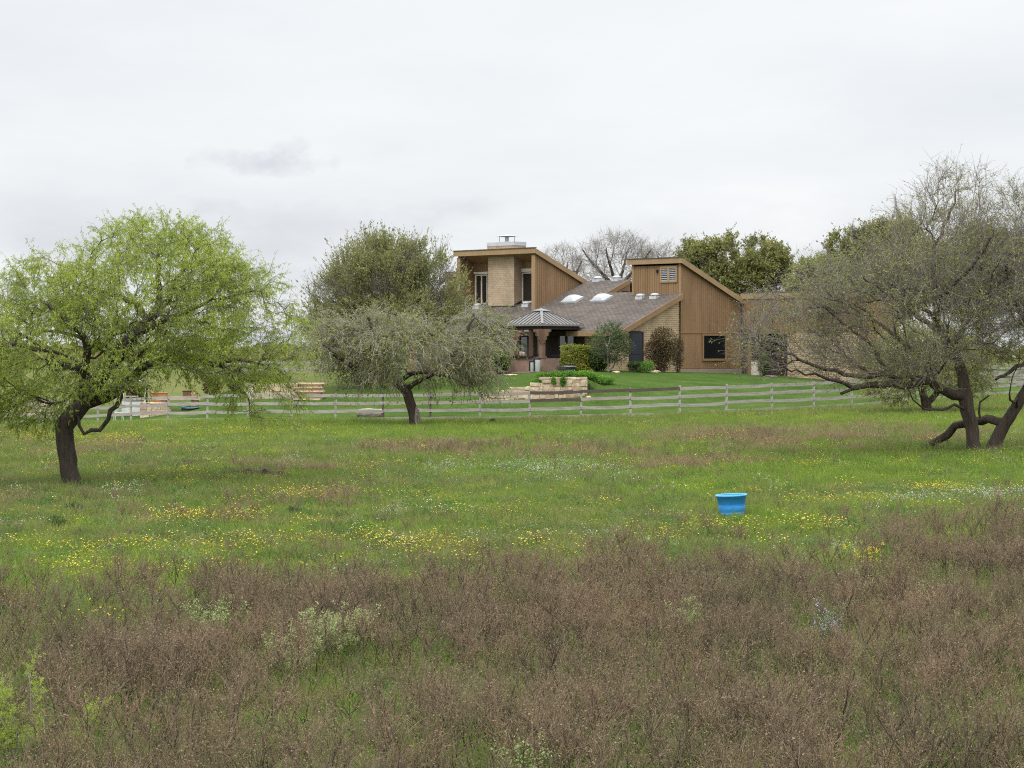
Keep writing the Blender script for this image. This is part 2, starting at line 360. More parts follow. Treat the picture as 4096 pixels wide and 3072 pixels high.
M['seam'] = mat('standing_seam_metal', (.235, .22, .21), (.18, .17, .165), 1.5, .5, .2)
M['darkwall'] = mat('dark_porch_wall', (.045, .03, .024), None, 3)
def glassmat(name, c, rough=.04):
    m, t, b = nt_new(name); b.inputs['Base Color'].default_value = (*c, 1); b.inputs['Roughness'].default_value = rough
    b.inputs['Specular IOR Level'].default_value = .5; b.inputs['IOR'].default_value = 1.9
    bump(t, b, noise(t, coord(t, 'Object'), .7, 2), .12, .05); return m
M['glass'] = glassmat('dark_glass', (.012, .013, .014)); M['dome'] = mat('skylight_dome', (.46, .48, .50), (.38, .40, .42), 1.5, .3, spec=.5)
M['soil'] = mat('bare_soil', (.065, .045, .03), (.03, .02, .014), 5, 1, bmp=.5)

H = empty('house', O, 'large brown and tan split level house with shed roofs on the rise', 'house', rz=R(-45))
def L(*a): return [toloc(*p) for p in a]
# --- roof
mb = MB(); TH = .16
def slab(s0, s1, t0, t1, fz):
    c = [(s0, t0), (s1, t0), (s1, t1), (s0, t1)]
    mb.hexa(L(*[(s, t, fz(t)-TH) for s, t in c])+L(*[(s, t, fz(t)) for s, t in c]))
slab(-.18, 4.35, -.1, 5.95, zf); slab(4.35, 7, -.1, 6.35, zf); slab(7, 11.05, -.1, 8.6, zf)
slab(11.05, 18.75, -.1, 5.12, zf); slab(18.75, 20.6, -.1, 8.6, zf)
slab(-.18, 4.35, 8.6, 17, zb); slab(7, 20.6, 8.6, 17, zb)
slab(10.95, 18.85, 3.5, 8.6, zb); slab(-.18, 4.45, 5.72, 8.6, zb)
mb.box(*L((4.35, 6.3, 6.6), (7, 17, 7.0)))
roof = mb.build('roof', M['shingle'], H); roof['label'] = 'grey brown shingle roof'
# domed skylights
def onroof(px, row): return hit(px, row, 'roof')
rn = Vector((0, -.41, 1)).normalized()
def skylight(px, row, w, d):
    s, t, z = onroof(px, row); c = toloc(s, t, z)
    ux = Vector((1, 0, 0)); uy = Vector((0, 1, .41)).normalized()
    f = MB(); pt = lambda a, b, h: c+ux*a+uy*b+rn*h
    f.hexa([pt(-w/2, -d/2, 0), pt(w/2, -d/2, 0), pt(w/2, d/2, 0), pt(-w/2, d/2, 0), pt(-w/2, -d/2, .14), pt(w/2, -d/2, .14), pt(w/2, d/2, .14), pt(-w/2, d/2, .14)])
    f = f.build('skylight', M['white'], roof)
    n = 9; vs = []; fs = []
    for i in range(n):
        for j in range(n):
            a = i/(n-1)*2-1; b = j/(n-1)*2-1
            vs.append(pt(a*w*.46, b*d*.46, .142+.24*(1-a**4)*(1-b**4)))
    for i in range(n-1):
        for j in range(n-1): fs.append((i*n+j, (i+1)*n+j, (i+1)*n+j+1, i*n+j+1))
    MB().add(vs, fs, 0, True).build('skylight_dome', M['dome'], roof)
skylight(572.5, 300.8, 1.3, .95); skylight(601.8, 299.8, 1.3, .95)
for px, row in [(527, 305.7), (478, 307.8), (597.7, 280.6), (616.5, 279.8), (640.7, 298), (655, 297.5)]:
    s, t, z = onroof(px, row); c = toloc(s, t, z); f = MB()
    for i, (a, b, h) in enumerate([(.30, .24, .10), (.2, .17, .2)]):
        f.box(c+Vector((-a, -b, -.1 if i == 0 else .08)), c+Vector((a, b, h)))
    f.lathe([(.30, .0), (.30, .06), (.2, .12), (.05, .14)], c+Vector((0, 0, .15)), 12)
    f.build('roof_vent', M['white'], roof)
# --- siding made of real boards over a backing coloured dark to paint in the groove shade
def boards(kind, val, a0, a1, lo, hi, name, out, step=.205, m='siding', trim=None):
    """kind 's' or 't': the plane; a runs along it; lo/hi functions of a"""
    b = MB(); th = .05
    pp = (lambda a, d, z: toloc(val+d, a, z)) if kind == 's' else (lambda a, d, z: toloc(a, val+d, z))
    sg = out
    pts = lambda a, e, d0, d1: [pp(a, d0, lo(a)), pp(e, d0, lo(e)), pp(e, d1, lo(e)), pp(a, d1, lo(a)), pp(a, d0, hi(a)), pp(e, d0, hi(e)), pp(e, d1, hi(e)), pp(a, d1, hi(a))]
    n = max(1, int(round((a1-a0)/1.0)))
    for i in range(n):
        a, e = a0+(a1-a0)*i/n, a0+(a1-a0)*(i+1)/n; b.hexa(pts(a, e, 0, -sg*.12), 1)
    x = a0
    while x < a1-.01:
        e = min(a1, x+step-.022); b.hexa(pts(x, e, sg*.022, .0), 0); x += step
    return b.build(name, [M[m], M['dkback']], H)
M['dkback'] = mat('groove_shade', (.11, .065, .035), None, 3)
# outward direction: s planes face -s (to the right), t planes face -t (to the front)
base = 1.85
side = boards('s', .02, 5.86, 12.0, lambda a: 2.32, lambda a: min(zb(a)-TH-.01, 9.2), 'siding_wall', -1)
b = MB(); b.box(*L((-.05, 5.8, base), (.2, 12.0, 2.30))); b.build('footing', M['conc'], H)
b = MB(); b.box(*L((-.035, 5.86, 4.62), (.0, 12.0, 4.70))); b.build('wall_trim', M['rake'], H)
# brick wall under the rake
b = MB(); poly = L((.12, .5, base), (.12, 5.84, base), (.12, 5.84, zf(5.84)-TH-.02), (.12, .5, zf(.5)-TH-.02))
b.prism(poly, (-.22, 0, 0)); b.build('brick_wall', M['brick'], H)
# front wall: brick part, dark porch part, long part with windows
b = MB(); b.box(*L((.345, .5, base), (3.55, .72, 4.82))); b.build('brick_wall', M['brick'], H)
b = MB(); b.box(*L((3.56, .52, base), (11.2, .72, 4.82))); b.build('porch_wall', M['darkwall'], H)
b = MB(); b.box(*L((11.21, .5, base), (20.2, .72, 4.82))); b.build('siding_wall', M['siding'], H)
b = MB(); b.box(*L((20.21, .5, base), (20.4, 16, 5.2))); b.box(*L((.5, 16, base), (20.2, 16.2, 5.0))); b.box(*L((.15, 12.01, base), (.3, 16, 5.3)))
b.build('siding_wall', M['siding'], H)
# eave fascia and soffit
def fbeam(pts_, w, name, m):   # boards along a line of house points
    b = MB()
    for (p, q, h, d) in pts_:
        p, q = toloc(*p), toloc(*q); b.hexa([p+Vector((0, 0, -h)), q+Vector((0, 0, -h)), q+Vector(d)+Vector((0, 0, -h)), p+Vector(d)+Vector((0, 0, -h)), p, q, q+Vector(d), p+Vector(d)])
    return b.build(name, M[m], H)
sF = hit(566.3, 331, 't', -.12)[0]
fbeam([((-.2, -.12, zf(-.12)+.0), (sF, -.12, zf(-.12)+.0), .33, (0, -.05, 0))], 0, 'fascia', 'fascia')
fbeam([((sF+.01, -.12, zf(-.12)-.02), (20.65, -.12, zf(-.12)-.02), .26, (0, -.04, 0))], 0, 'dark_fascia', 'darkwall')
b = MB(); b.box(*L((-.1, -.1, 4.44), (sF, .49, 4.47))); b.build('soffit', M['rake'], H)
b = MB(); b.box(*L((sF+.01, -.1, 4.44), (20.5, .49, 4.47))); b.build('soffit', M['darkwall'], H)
# rakes on the right face (d: outward +x local)
fbeam([((-.19, -.12, zf(-.12)+.02), (-.19, 5.85, zf(5.85)+.02), .36, (.05, 0, 0))], 0, 'rake_board', 'rake')
fbeam([((-.19, 5.7, zb(5.7)+.02), (-.19, 17, zb(17)+.02), .36, (.05, 0, 0))], 0, 'rake_board', 'fascia')
fbeam([((10.94, 3.48, zb(3.48)+.02), (10.94, 8.9, zb(8.9)+.02), .36, (.05, 0, 0))], 0, 'rake_board', 'fascia')
fbeam([((-.24, 5.70, zb(5.7)+.03), (4.5, 5.70, zb(5.7)+.03), .36, (0, -.05, 0))], 0, 'fascia', 'fascia')
fbeam([((10.89, 3.48, zb(3.48)+.03), (18.9, 3.48, zb(3.48)+.03), .36, (0, -.05, 0))], 0, 'fascia', 'fascia')
# shingle edge lip above the fascias
MB().box(*L((-.27, 5.6, zb(5.7)+.03), (4.55, 5.76, zb(5.7)+.08))).build('drip_edge', M['shingle'], H)
MB().box(*L((10.86, 3.38, zb(3.48)+.03), (18.95, 3.56, zb(3.48)+.08))).build('drip_edge', M['shingle'], H)
# pop-up on the right: front and left wall
zt = 9.43
boards('t', 5.9, .05, 4.25, lambda a: 7.0, lambda a: zb(5.9)-TH-.2, 'popup_wall', -1)
b = MB(); b.prism(L((4.25, 5.9, 6.9), (4.25, 14, 4.5), (4.25, 14, zb(14)-TH), (4.25, 5.9, zb(5.9)-TH)), (.12, 0, 0)); b.build('popup_wall', M['siding'], H)
for s0, s1 in ((.0, .16), (4.1, 4.26)): MB().box(*L((s0, 5.84, 7.1), (s1, 5.875, 9.2))).build('corner_board', M['fascia'], H)
# triangular step of the roof with a small vent
b = MB(); b.prism(L((7.0, 6.35, 6.9), (7.0, 8.7, 6.9), (7.0, 8.7, zf(8.6)-.2), (7.0, 6.35, zf(6.35)-.18)), (-.1, 0, 0)); b.build('gable_wall', M['siding'], H)
fbeam([((6.98, 6.2, zf(6.2)+.03), (6.98, 8.65, zf(8.65)+.03), .33, (.05, 0, 0))], 0, 'rake_board', 'rake')
b = MB(); b.prism(L((6.97, 7.6, 7.1), (6.97, 8.5, 7.1), (6.97, 8.5, 7.55), (6.97, 7.9, 7.55)), (.02, 0, 0)); b.build('gable_vent', M['dkframe'], H)
# louvred twin window of the pop-up
sA, tA, zA = hit(660.2, 266.6, 't', 5.85); sB, tB, zB = hit(677.3, 282.3, 't', 5.85)
b = MB(); fr = .12
def ringbox(b, s0, s1, z0, z1, y0, y1, f):
    b.box(*L((s0, y0, z0), (s1, y1, z0+f))); b.box(*L((s0, y0, z1-f), (s1, y1, z1))); b.box(*L((s0, y0, z0+f), (s0-math.copysign(f, s0-s1), y1, z1-f))); b.box(*L((s1, y0, z0+f), (s1+math.copysign(f, s0-s1), y1, z1-f)))
smin, smax = min(sA, sB), max(sA, sB)
ringbox(b, smin, smax, zB, zA, 5.80, 5.86, .13); mid = (smin+smax)/2; b.box(*L((mid-.09, 5.80, zB+.13), (mid+.09, 5.86, zA-.13)))
lv = b.build('louvre_window', M['fascia'], H)
b = MB(); b.box(*L((smin+.13, 5.862, zB+.1), (smax-.13, 5.872, zA-.1))); b.build('louvre_back', M['dkframe'], lv)
b = MB(); n = 7
for i in range(n):
    z = zB+.17+(zA-zB-.34)*i/(n-1)
    for u0, u1 in ((smin+.14, mid-.1), (mid+.1, smax-.14)): b.hexa(L((u0, 5.80, z-.045), (u1, 5.80, z-.045), (u1, 5.855, z+.0), (u0, 5.855, z+.0), (u0, 5.80, z-.02), (u1, 5.80, z-.02), (u1, 5.855, z+.025), (u0, 5.855, z+.025)))
b.build('louvre_slats', M['galv'], lv)
s, t_, z = hit(657.5, 271.5, 't', 5.85); b = MB(); b.box(*L((s-.06, 5.74, z-.08), (s+.06, 5.87, z+.12))); b.build('wall_lamp', M['dkframe'], H)
# door in the brick wall
def rect_s(px0, px1, r0, r1, val):
    _, ta, za = hit(px0, r0, 's', val); _, tb, _z = hit(px1, r0, 's', val); _, _t, zc = hit((px0+px1)/2, r1, 's', val); return ta, tb, za, zc
ta, tb, za, zc = rect_s(630.2, 641.8, 333.2, 370, .12)
b = MB(); b.box(*L((.085, ta, zc), (.115, tb, za))); d = b.build('door', M['door'], H)
b = MB()
for i in range(3): b.box(*L((.070, ta+.12, zc+.15+i*.85), (.083, tb-.12, zc+.8+i*.85)))
b.box(*L((.05, ta+.06, zc+1.0), (.083, ta+.1, zc+1.1))); b.build('door_panel', M['door'], d)
b = MB(); b.box(*L((.06, ta-.12, zc), (.114, ta-.0, za+.12))); b.box(*L((.06, tb, zc), (.114, tb+.12, za+.12))); b.box(*L((.06, ta, za), (.114, tb, za+.12))); b.build('door_frame', M['darkwall'], d)
# window in the siding wall
def window(kind, val, px0, px1, r0, r1, frame, proud=.05, mull=0, sill=True, fw=.1):
    if kind == 's':
        _, a, z1 = hit(px0, r0, 's', val); _, e, _q = hit(px1, r0, 's', val); _, _q, z0 = hit((px0+px1)/2, r1, 's', val)
        B = lambda u0, u1, d0, d1, z0_, z1_: L((val-d0, u0, z0_), (val-d1, u1, z1_))
    else:
        a, _q, z1 = hit(px1, r0, 't', val); e, _q, _q2 = hit(px0, r0, 't', val); _q, _q2, z0 = hit((px0+px1)/2, r1, 't', val)
        B = lambda u0, u1, d0, d1, z0_, z1_: L((u0, val-d0, z0_), (u1, val-d1, z1_))
    b = MB(); b.box(*B(a-fw, e+fw, .01, proud, z1, z1+fw)); b.box(*B(a-fw, e+fw, .01, proud+(.03 if sill else 0), z0-fw*1.4, z0))
    b.box(*B(a-fw, a, .01, proud, z0, z1)); b.box(*B(e, e+fw, .01, proud, z0, z1))
    for i in range(mull):
        u = a+(e-a)*(i+1)/(mull+1); b.box(*B(u-.04, u+.04, .012, proud-.01, z0, z1))
    w_ = b.build('window', frame, H)
    MB().box(*B(a, e, .006, .02, z0, z1)).build('window_pane', M['glass'], w_); return w_
window('s', -.02, 703.3, 725, 335.6, 358.6, M['rake'], .07)
# --- tower on the left
T0, T1 = 11.1, 18.66
def tower_side(s, name, out):
    return boards('s', s, 3.66, 8.75, lambda a: zf(a)-.05, lambda a: max(zf(a)-.04, zb(a)-TH-.01), name, out)
tower_side(T0+.0, 'tower_wall', -1)
b = MB(); b.prism(L((T0+.13, 3.66, 6.2), (T0+.13, 8.7, 8.2), (T0+.13, 8.6, zf(8.5)), (T0+.13, 3.66, zb(3.66)-TH)), (-.06, 0, 0)); b.build('tower_wall', M['siding'], H)
b = MB(); b.prism(L((T1, 3.66, 6.2), (T1, 8.7, 8.2), (T1, 8.6, zf(8.5)), (T1, 3.66, zb(3.66)-TH)), (.16, 0, 0)); b.build('tower_wall', M['siding'], H)
for s0, s1 in ((T0-.04, T0+.27), (T1-.27, T1+.04)):
    b = MB(); b.box(*L((s0, 3.58, 5.9), (s1, 3.65, zb(3.6)-TH-.22))); b.build('corner_board', M['fascia'], H)
zt0 = zb(3.66)
boards('t', 5.05, T0+.2, T1-.2, lambda a: 6.5, lambda a: zb(5.05)-TH-.02, 'recess_wall', -1)
b = MB(); b.prism(L((T0+.2, 3.7, zb(3.7)-TH-.005), (T0+.2, 5.04, zb(5.04)-TH-.005), (T0+.2, 5.04, zb(5.04)-TH-.03), (T0+.2, 3.7, zb(3.7)-TH-.03)), (-(T1-T0-.4), 0, 0)); b.build('soffit', M['rake'], H)
# chimney
cs0, cs1, ct0, ct1 = 13.6, 16.14, 4.14, 5.2
b = MB(); b.box(*L((cs0, ct0, 6.0), (cs1, ct1, 10.68))); ch = b.build('chimney', M['chimbrick'], H)
b = MB(); b.box(*L((cs0-.05, ct0-.05, 10.5), (cs1+.05, ct1+.05, 10.72))); b.build('chimney_crown', M['chimbrick'], ch)
b = MB(); b.box(*L((cs0-.07, ct0-.07, 10.722), (cs1+.07, ct1+.07, 10.98)));
b.hexa(L((cs1, ct0, 10.98), (cs0, ct0, 10.98), (cs0, ct1, 10.98), (cs1, ct1, 10.98), (cs1-.6, ct0+.3, 11.02), (cs0+.6, ct0+.3, 11.02), (cs0+.6, ct1-.3, 11.02), (cs1-.6, ct1-.3, 11.02)))
b.build('chimney_cap', M['white'], ch)
b = MB(); cc = toloc((cs0+cs1)/2-.05, (ct0+ct1)/2, 0)
for a in (-.45, .45):
    for e in (-.3, .3): b.beam(cc+Vector((a, e, 11.0)), cc+Vector((a, e, 11.42)), .03, .03, 0, (1, 0, 0))
b.box(cc+Vector((-.46, -.31, 11.36)), cc+Vector((.46, .31, 11.38))); b.box(cc+Vector((-.1, -.1, 11.05)), cc+Vector((.1, .1, 11.37)))
b.add([cc+Vector(v) for v in ((-.7, -.5, 11.40), (.7, -.5, 11.40), (.7, .5, 11.40), (-.7, .5, 11.40), (0, 0, 11.53))], [(0, 3, 2, 1), (0, 1, 4), (1, 2, 4), (2, 3, 4), (3, 0, 4)])
b.build('spark_screen', M['galv'], ch)
b = MB(); n = 7   # stepped flashing
for i in range(n):
    t0 = ct0+(5.0-ct0)*i/n; b.box(*L((cs0-.015, t0, zf(t0)-.1), (cs0-.003, t0+.14, zf(t0)+.2)))
b.box(*L((cs0, ct0-.014, zf(ct0)-.1), (cs1, ct0-.003, zf(ct0)+.1)))
b.build('flashing', M['dkframe'], ch)
# tower windows with roller shutter boxes
def twin(px0, px1, r0, r1, bx0, bx1, br0, br1, mull):
    w_ = window('t', 5.02, px0, px1, r0, r1, M['cream'], .10, mull, True, .07)
    a, _q, z1 = hit(bx1, br0, 't', 4.85); e, _q, _q2 = hit(bx0, br0, 't', 4.85); _q, _q2, z0 = hit(bx0, br1, 't', 4.85)
    MB().box(*L((a, 4.84, z0), (e, 5.0, z1))).build('shutter_box', M['cream'], w_, .02)
twin(476.8, 487.6, 275.5, 303, 473.6, 487.7, 271.6, 274.4, 1)
twin(523.5, 533.2, 273.4, 301, 521, 534, 268.2, 272, 0)
# wing behind the tower, left
b = MB(); b.box(*L((18.9, 10.5, 3.0), (27, 16, 9.1))); b.build('wing_wall', M['siding'], H)
fbeam([((18.8, 10.42, 9.3), (27.1, 10.42, 9.3), .33, (0, -.05, 0))], 0, 'fascia', 'fascia')
b = MB(); b.box(*L((18.7, 10.38, 9.302), (27.2, 16.1, 9.38))); b.build('wing_roof', M['shingle'], H)
# right wing: face at t=12 running to the right
boards('t', 12.05, -9.5, -3.86, lambda a: 4.6, lambda a: 6.95, 'wing_wall', -1)
boards('t', 12.05, -3.86, -.05, lambda a: 4.6, lambda a: 6.95, 'wing_wall', -1)
b = MB(); b.box(*L((-9.5, 12.03, base-.3), (-3.9, 12.2, 4.58))); b.build('brick_wall', M['brick'], H)
b = MB(); b.box(*L((-3.88, 13.2, base-.3), (.1, 13.3, 4.6))); b.box(*L((-3.9, 12.21, base-.3), (-3.8, 13.2, 4.6)))
b.build('porch_wall', M['darkwall'], H)
b = MB(); b.box(*L((-9.6, 12.3, 6.5), (-.1, 16.5, 6.9))); b.box(*L((-9.6, 12.3, 1.6), (-9.45, 16.5, 6.5))); b.build('wing_wall', M['siding'], H)
fbeam([((-9.7, 11.98, 7.3), (.0, 11.98, 7.3), .36, (0, -.05, 0))], 0, 'fascia', 'fascia')
b = MB(); b.box(*L((-9.8, 11.92, 7.302), (-.24, 17.0, 7.37))); b.build('wing_roof', M['shingle'], H)
s0, _q, _q2 = hit(749.5, 350, 't', 12.05)
b = MB(); b.box(*L((s0-.16, 12.0, 1.7), (s0+.12, 12.14, 4.59))); b.build('porch_post', M['siding'], H)
s1, _q, _q2 = hit(739, 350, 't', 12.6); s2, _q, _q2 = hit(748, 350, 't', 12.6)
b = MB(); b.box(*L((s2, 12.6, 1.8), (s1, 12.66, 3.9))); b.build('porch_screen', mat('grey_screen', (.12, .12, .125), None, 5), H)
# windows of the long front wall behind the trees, porch glass
for a, e in ((417, 424), (431, 438), (446, 452), (458, 464)): window('t', .5, a, e, 341, 363, M['cream'], .05, 0, True, .06)
gl = M['glass']
window('t', .52, 521, 527.5, 337, 362, M['dkframe'], .06, 0, True, .09); window('t', .52, 529.5, 541, 335, 363, M['dkframe'], .06, 1, True, .09)
window('t', .52, 559.5, 565.5, 336, 356, M['dkframe'], .06, 0, True, .09)
window('t', .5, 567.5, 574, 335.5, 356, M['dkframe'], .06, 0, True, .09)
window('t', .52, 505, 511, 337, 362, M['dkframe'], .06, 0, True, .09)
b = MB(); b.box(*L((3.0, -4.2, 1.6), (9.6, .5, 2.12))); b.build('porch_slab', M['conc'], H)

# ---------------------------------------------------------------- porch pavilion
GZ = empty('porch_pavilion', O, 'square porch pavilion with grey metal pyramid roof in front of the house', 'pavilion', rz=R(-45))
def LG(*a): return [toloc(*p) for p in a]
g0, g1_, h0, h1 = 3.45, 7.4, -3.5, .35; ez, az = 5.16, 6.16; gc = ((g0+g1_)/2, (h0+h1)/2)
corners = [(g0, h0), (g1_, h0), (g1_, h1), (g0, h1)]
b = MB(); ap = toloc(gc[0], gc[1], az); cor = [toloc(s, t, ez) for s, t in corners]
for i in range(4):
    p, q = cor[i], cor[(i+1) % 4]; dz = Vector((0, 0, -.05)); b.hexa([p+dz, q+dz, ap+dz, ap+dz+Vector((.001, 0, 0)), p, q, ap, ap+Vector((.001, 0, 0))])
    # standing seams, parallel to the slope
    midp = (p+q)/2; dirv = (ap-midp); n = 12; nn = (q-p).cross(dirv).normalized(); nn = nn if nn.z > 0 else -nn
    for j in range(-n//2+1, n//2):
        f = j/(n/2); st = midp+(q-p)*.5*f; en = st+dirv*(1-abs(f))
        b.beam(st+nn*.02, en+nn*.02, .045, .05, 1, nn)
    b.beam(p+Vector((0, 0, .04)), ap+Vector((0, 0, .05)), .16, .05)
    b.beam(p+Vector((0, 0, -.05)), q+Vector((0, 0, -.05)), .03, .12)
gr = b.build('pavilion_roof', [M['seam'], mat('seam_shade_metal', (.11, .105, .10), None, 2, .6)], GZ)
b = MB(); cu = [toloc(gc[0]+a, gc[1]+e, az-.10) for a, e in ((-.42, -.42), (.42, -.42), (.42, .42), (-.42, .42))]
b.add(cu+[toloc(gc[0], gc[1], az+.07)], [(0, 3, 2, 1), (0, 1, 4), (1, 2, 4), (2, 3, 4), (3, 0, 4)]); b.build('roof_cap', mat('roof_cap_metal', (.27, .29, .31), (.2, .22, .24), 3, .5, .2), gr)
b = MB(); ins = .25
cc = [(g0+ins, h0+ins), (g1_-ins, h0+ins), (g1_-ins, h1-ins), (g0+ins, h1-ins)]
for i in range(4):
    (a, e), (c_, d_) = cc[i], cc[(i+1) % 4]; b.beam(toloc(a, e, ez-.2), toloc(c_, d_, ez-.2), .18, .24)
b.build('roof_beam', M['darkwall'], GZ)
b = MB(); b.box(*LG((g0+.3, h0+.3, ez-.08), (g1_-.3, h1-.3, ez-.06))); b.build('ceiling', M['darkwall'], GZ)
wt = 3.0
for i, (s, t_) in enumerate([cc[0], (6.2, h0+ins), (g1_-ins, h1-.9)]):
    w2 = .14 if i == 0 else .2; b = MB(); b.box(*LG((s-w2, t_-w2, wt if i < 2 else 2.0), (s+w2, t_+w2, ez-.3)))
    b.box(*LG((s-w2-.07, t_-w2-.07, wt+.02), (s+w2+.07, t_+w2+.07, wt+.12)))
    c_ = b.build('column', M['post'], GZ)
    if i < 2:
        for sg, ax in ((1, 's'), (-1, 's'), (1, 't'), (-1, 't')):
            prof = [(w2, ez-.32), (w2, ez-1.25), (w2+.08, ez-1.22), (w2+.12, ez-1.05), (w2+.22, ez-.98), (w2+.24, ez-.82), (w2+.40, ez-.72), (w2+.42, ez-.55), (w2+.58, ez-.48), (w2+.60, ez-.32)]
            if ax == 's': poly = [toloc(s+sg*u, t_-.06, z) for u, z in prof]; v = (0, .12, 0)
            else: poly = [toloc(s-.06, t_+sg*u, z) for u, z in prof]; v = (-.12, 0, 0)
            b = MB(); b.prism(poly, v); b.build('bracket', M['post'], c_)
b = MB()
a0, a1 = g0+.02, g1_+1.9; f0 = h0+.02
b.box(*LG((a0, f0, 1.7), (a1, f0+.3, wt-.0))); b.box(*LG((a0, f0+.301, 1.7), (a0+.3, h1-.3, wt-.0)))
b.build('low_wall', M['stucco'], GZ)
sB, _q, _q2 = hit(534, 350, 't', f0)
b = MB(); b.box(*LG((sB, f0-.03, 1.8), (a1, f0-.001, 3.10))); b.box(*LG((sB, f0, wt), (a1, f0+.3, 3.10))); b.build('bar_front', M['stucco'], GZ)
b = MB(); b.box(*LG((sB-.03, f0-.22, 3.102), (a1+.05, f0+.45, 3.16))); b.build('bar_top', M['darkwall'], GZ)
b = MB(); b.box(*LG((a0-.03, f0-.05, wt+.0), (sB-.05, f0+.34, wt+.035))); b.build('wall_cap', M['post'], GZ)

def place_local(o, s, t_, z): o.location = O+Matrix.Rotation(R(-45), 3, 'Z')@toloc(s, t_, z); return o
def wloc(s, t_, z): return O+Matrix.Rotation(R(-45), 3, 'Z')@toloc(s, t_, z)
# two candle cups on the bar
M['candle'] = mat('cream_wax', (.55, .42, .33), None, 4, .4)
for k, (px, lab, sc) in enumerate([(521.0, 'pale cup candle on the porch bar, the taller left one', 1.0), (523.8, 'pale cup candle on the porch bar, the shorter right one', .86)]):
    s, t_, z = hit(px, 352, 't', f0+.02); e = empty('candle', wloc(s, t_, 3.162), lab, 'candle', 'candles on the porch bar'); e.scale = (sc,)*3
    MB().lathe([(.07, 0), (.10, .08), (.115, .2), (.10, .27), (.085, .27), (.08, .24)], (0, 0, 0), 14).build('cup', M['candle'], e)
    MB().lathe([(.012, .24), (.01, .285)], (0, 0, 0), 6).build('wick', M['dkframe'], e)
# bins in front of the bar
M['steel'] = mat('brushed_steel', (.66, .66, .65), (.5, .5, .5), 2, .35, .15, sc3=(3, 3, .2)); M['blackp'] = mat('black_plastic', (.02, .022, .03), None, 4, .5)
for px, h, lab in ((532.8, .82, 'steel bin with black lid by the porch bar, the shorter left one'), (537.6, .98, 'steel bin with black lid by the porch bar, the taller right one')):
    s, t_, z = hit(px, 372, 't', f0-.55); p = wloc(s, t_, 2.12); e = empty('bin', p, lab, 'bin', 'steel bins by the porch bar')
    e.location.z = g1(p.x, p.y)-.01
    MB().lathe([(.15, 0), (.165, .02), (.165, h-.16)], n=20).build('bin_body', M['steel'], e)
    MB().lathe([(.18, h-.16), (.185, h-.12), (.17, h-.06), (.1, h)], n=20).build('bin_lid', M['blackp'], e)
    MB().lathe([(.17, .0), (.175, .05)], n=20).build('bin_base', M['blackp'], e)
    b = MB(); b.box((-.25, -.05, .1), (-.166, .05, h-.1)); b.build('bin_handle', M['blackp'], e)
# small grill cover / planter at the foot of the low wall
s, t_, z = hit(569, 371, 't', f0-.7); p = wloc(s, t_, 2.1); e = empty('planter_box', (p.x, p.y, g1(p.x, p.y)), 'dark lidded planter box by the hedge', 'box', rz=R(-45))
MB().box((-.35, -.25, 0), (.35, .25, .34)).build('box_body', M['blackp'], e, .03)
MB().box((-.38, -.28, .342), (.38, .28, .42)).build('box_lid', M['galv'], e, .02)
# porch chairs behind the low wall
for px in (552, 557.5):
    s, t_, z = hit(px, 360, 't', -1.6); e = empty('porch_chair', wloc(s, t_, 2.12), 'dark slatted porch chair behind the low wall, %s one' % ('left' if px < 555 else 'right'), 'chair', 'porch chairs', rz=R(-45))
    MB().box((-.28, -.28, .40), (.28, .28, .46)).build('seat', M['dkframe'], e)
    b = MB(); b.box((-.28, .25, .95), (.28, .29, 1.1)); b.box((-.28, .25, .47), (-.22, .29, .949)); b.box((.22, .25, .47), (.28, .29, .949)); b.box((-.04, .25, .47), (.04, .29, .949)); b.build('backrest', M['dkframe'], e)
    for a in (-1, 1):
        for c_ in (-1, 1): MB().box((a*.25-.02, c_*.25-.02, 0), (a*.25+.02, c_*.25+.02, .399)).build('leg', M['dkframe'], e)
# ---------------------------------------------------------------- rail fence
M['wood'] = mat('weathered_wood', (.40, .385, .335), (.23, .215, .185), 2.2, .9, sc3=(.6, .6, 5), bmp=.2)
M['woodp'] = mat('weathered_pink_wood', (.38, .345, .30), (.25, .215, .185), 2.2, .9, sc3=(.6, .6, 5), bmp=.2)
M['woodd'] = mat('dark_weathered_wood', (.12, .095, .08), (.07, .055, .045), 3, .9, sc3=(.6, .6, 5), bmp=.2)
rnd = random.Random(4)
ppx = [-60,-20, 2, 37, 72, 98, 131.2, 167.7, 207, 248, 291.5, 335.2, 383.5, 430.2, 480.2, 530.2, 580.7, 630.7, 679.7, 726.2, 772, 814, 852, 888, 922, 955, 988, 1022, 1060]
def fpos(px):
    Y = np.interp(px, FX, FY); x = (px-512)/F*Y; return x, Y, g1(x, Y)
fp = [fpos(p) for p in ppx]
FE = empty('rail_fence', fp[14], 'long weathered four rail wooden fence between meadow and lawn', 'fence')
o3 = Vector(fp[14])
for i, (x, y, z) in enumerate(fp):
    b = MB(); h = 1.42+rnd.uniform(-.05, .05); q = Vector((x, y, z))-o3; a = .055; tx = rnd.uniform(-.055, .055)
    b.hexa([q+Vector(v) for v in ((-a, .0, -.3), (a, 0, -.3), (a, .11, -.3), (-a, .11, -.3), (-a+tx, 0, h), (a+tx, 0, h), (a+tx, .11, h), (-a+tx, .11, h))])
    dark = i in (2, 12, 13) ; b.build('post', M['woodd'] if dark else M['wood'], FE, .006)
dz = [.10, .51, .92, 1.30]
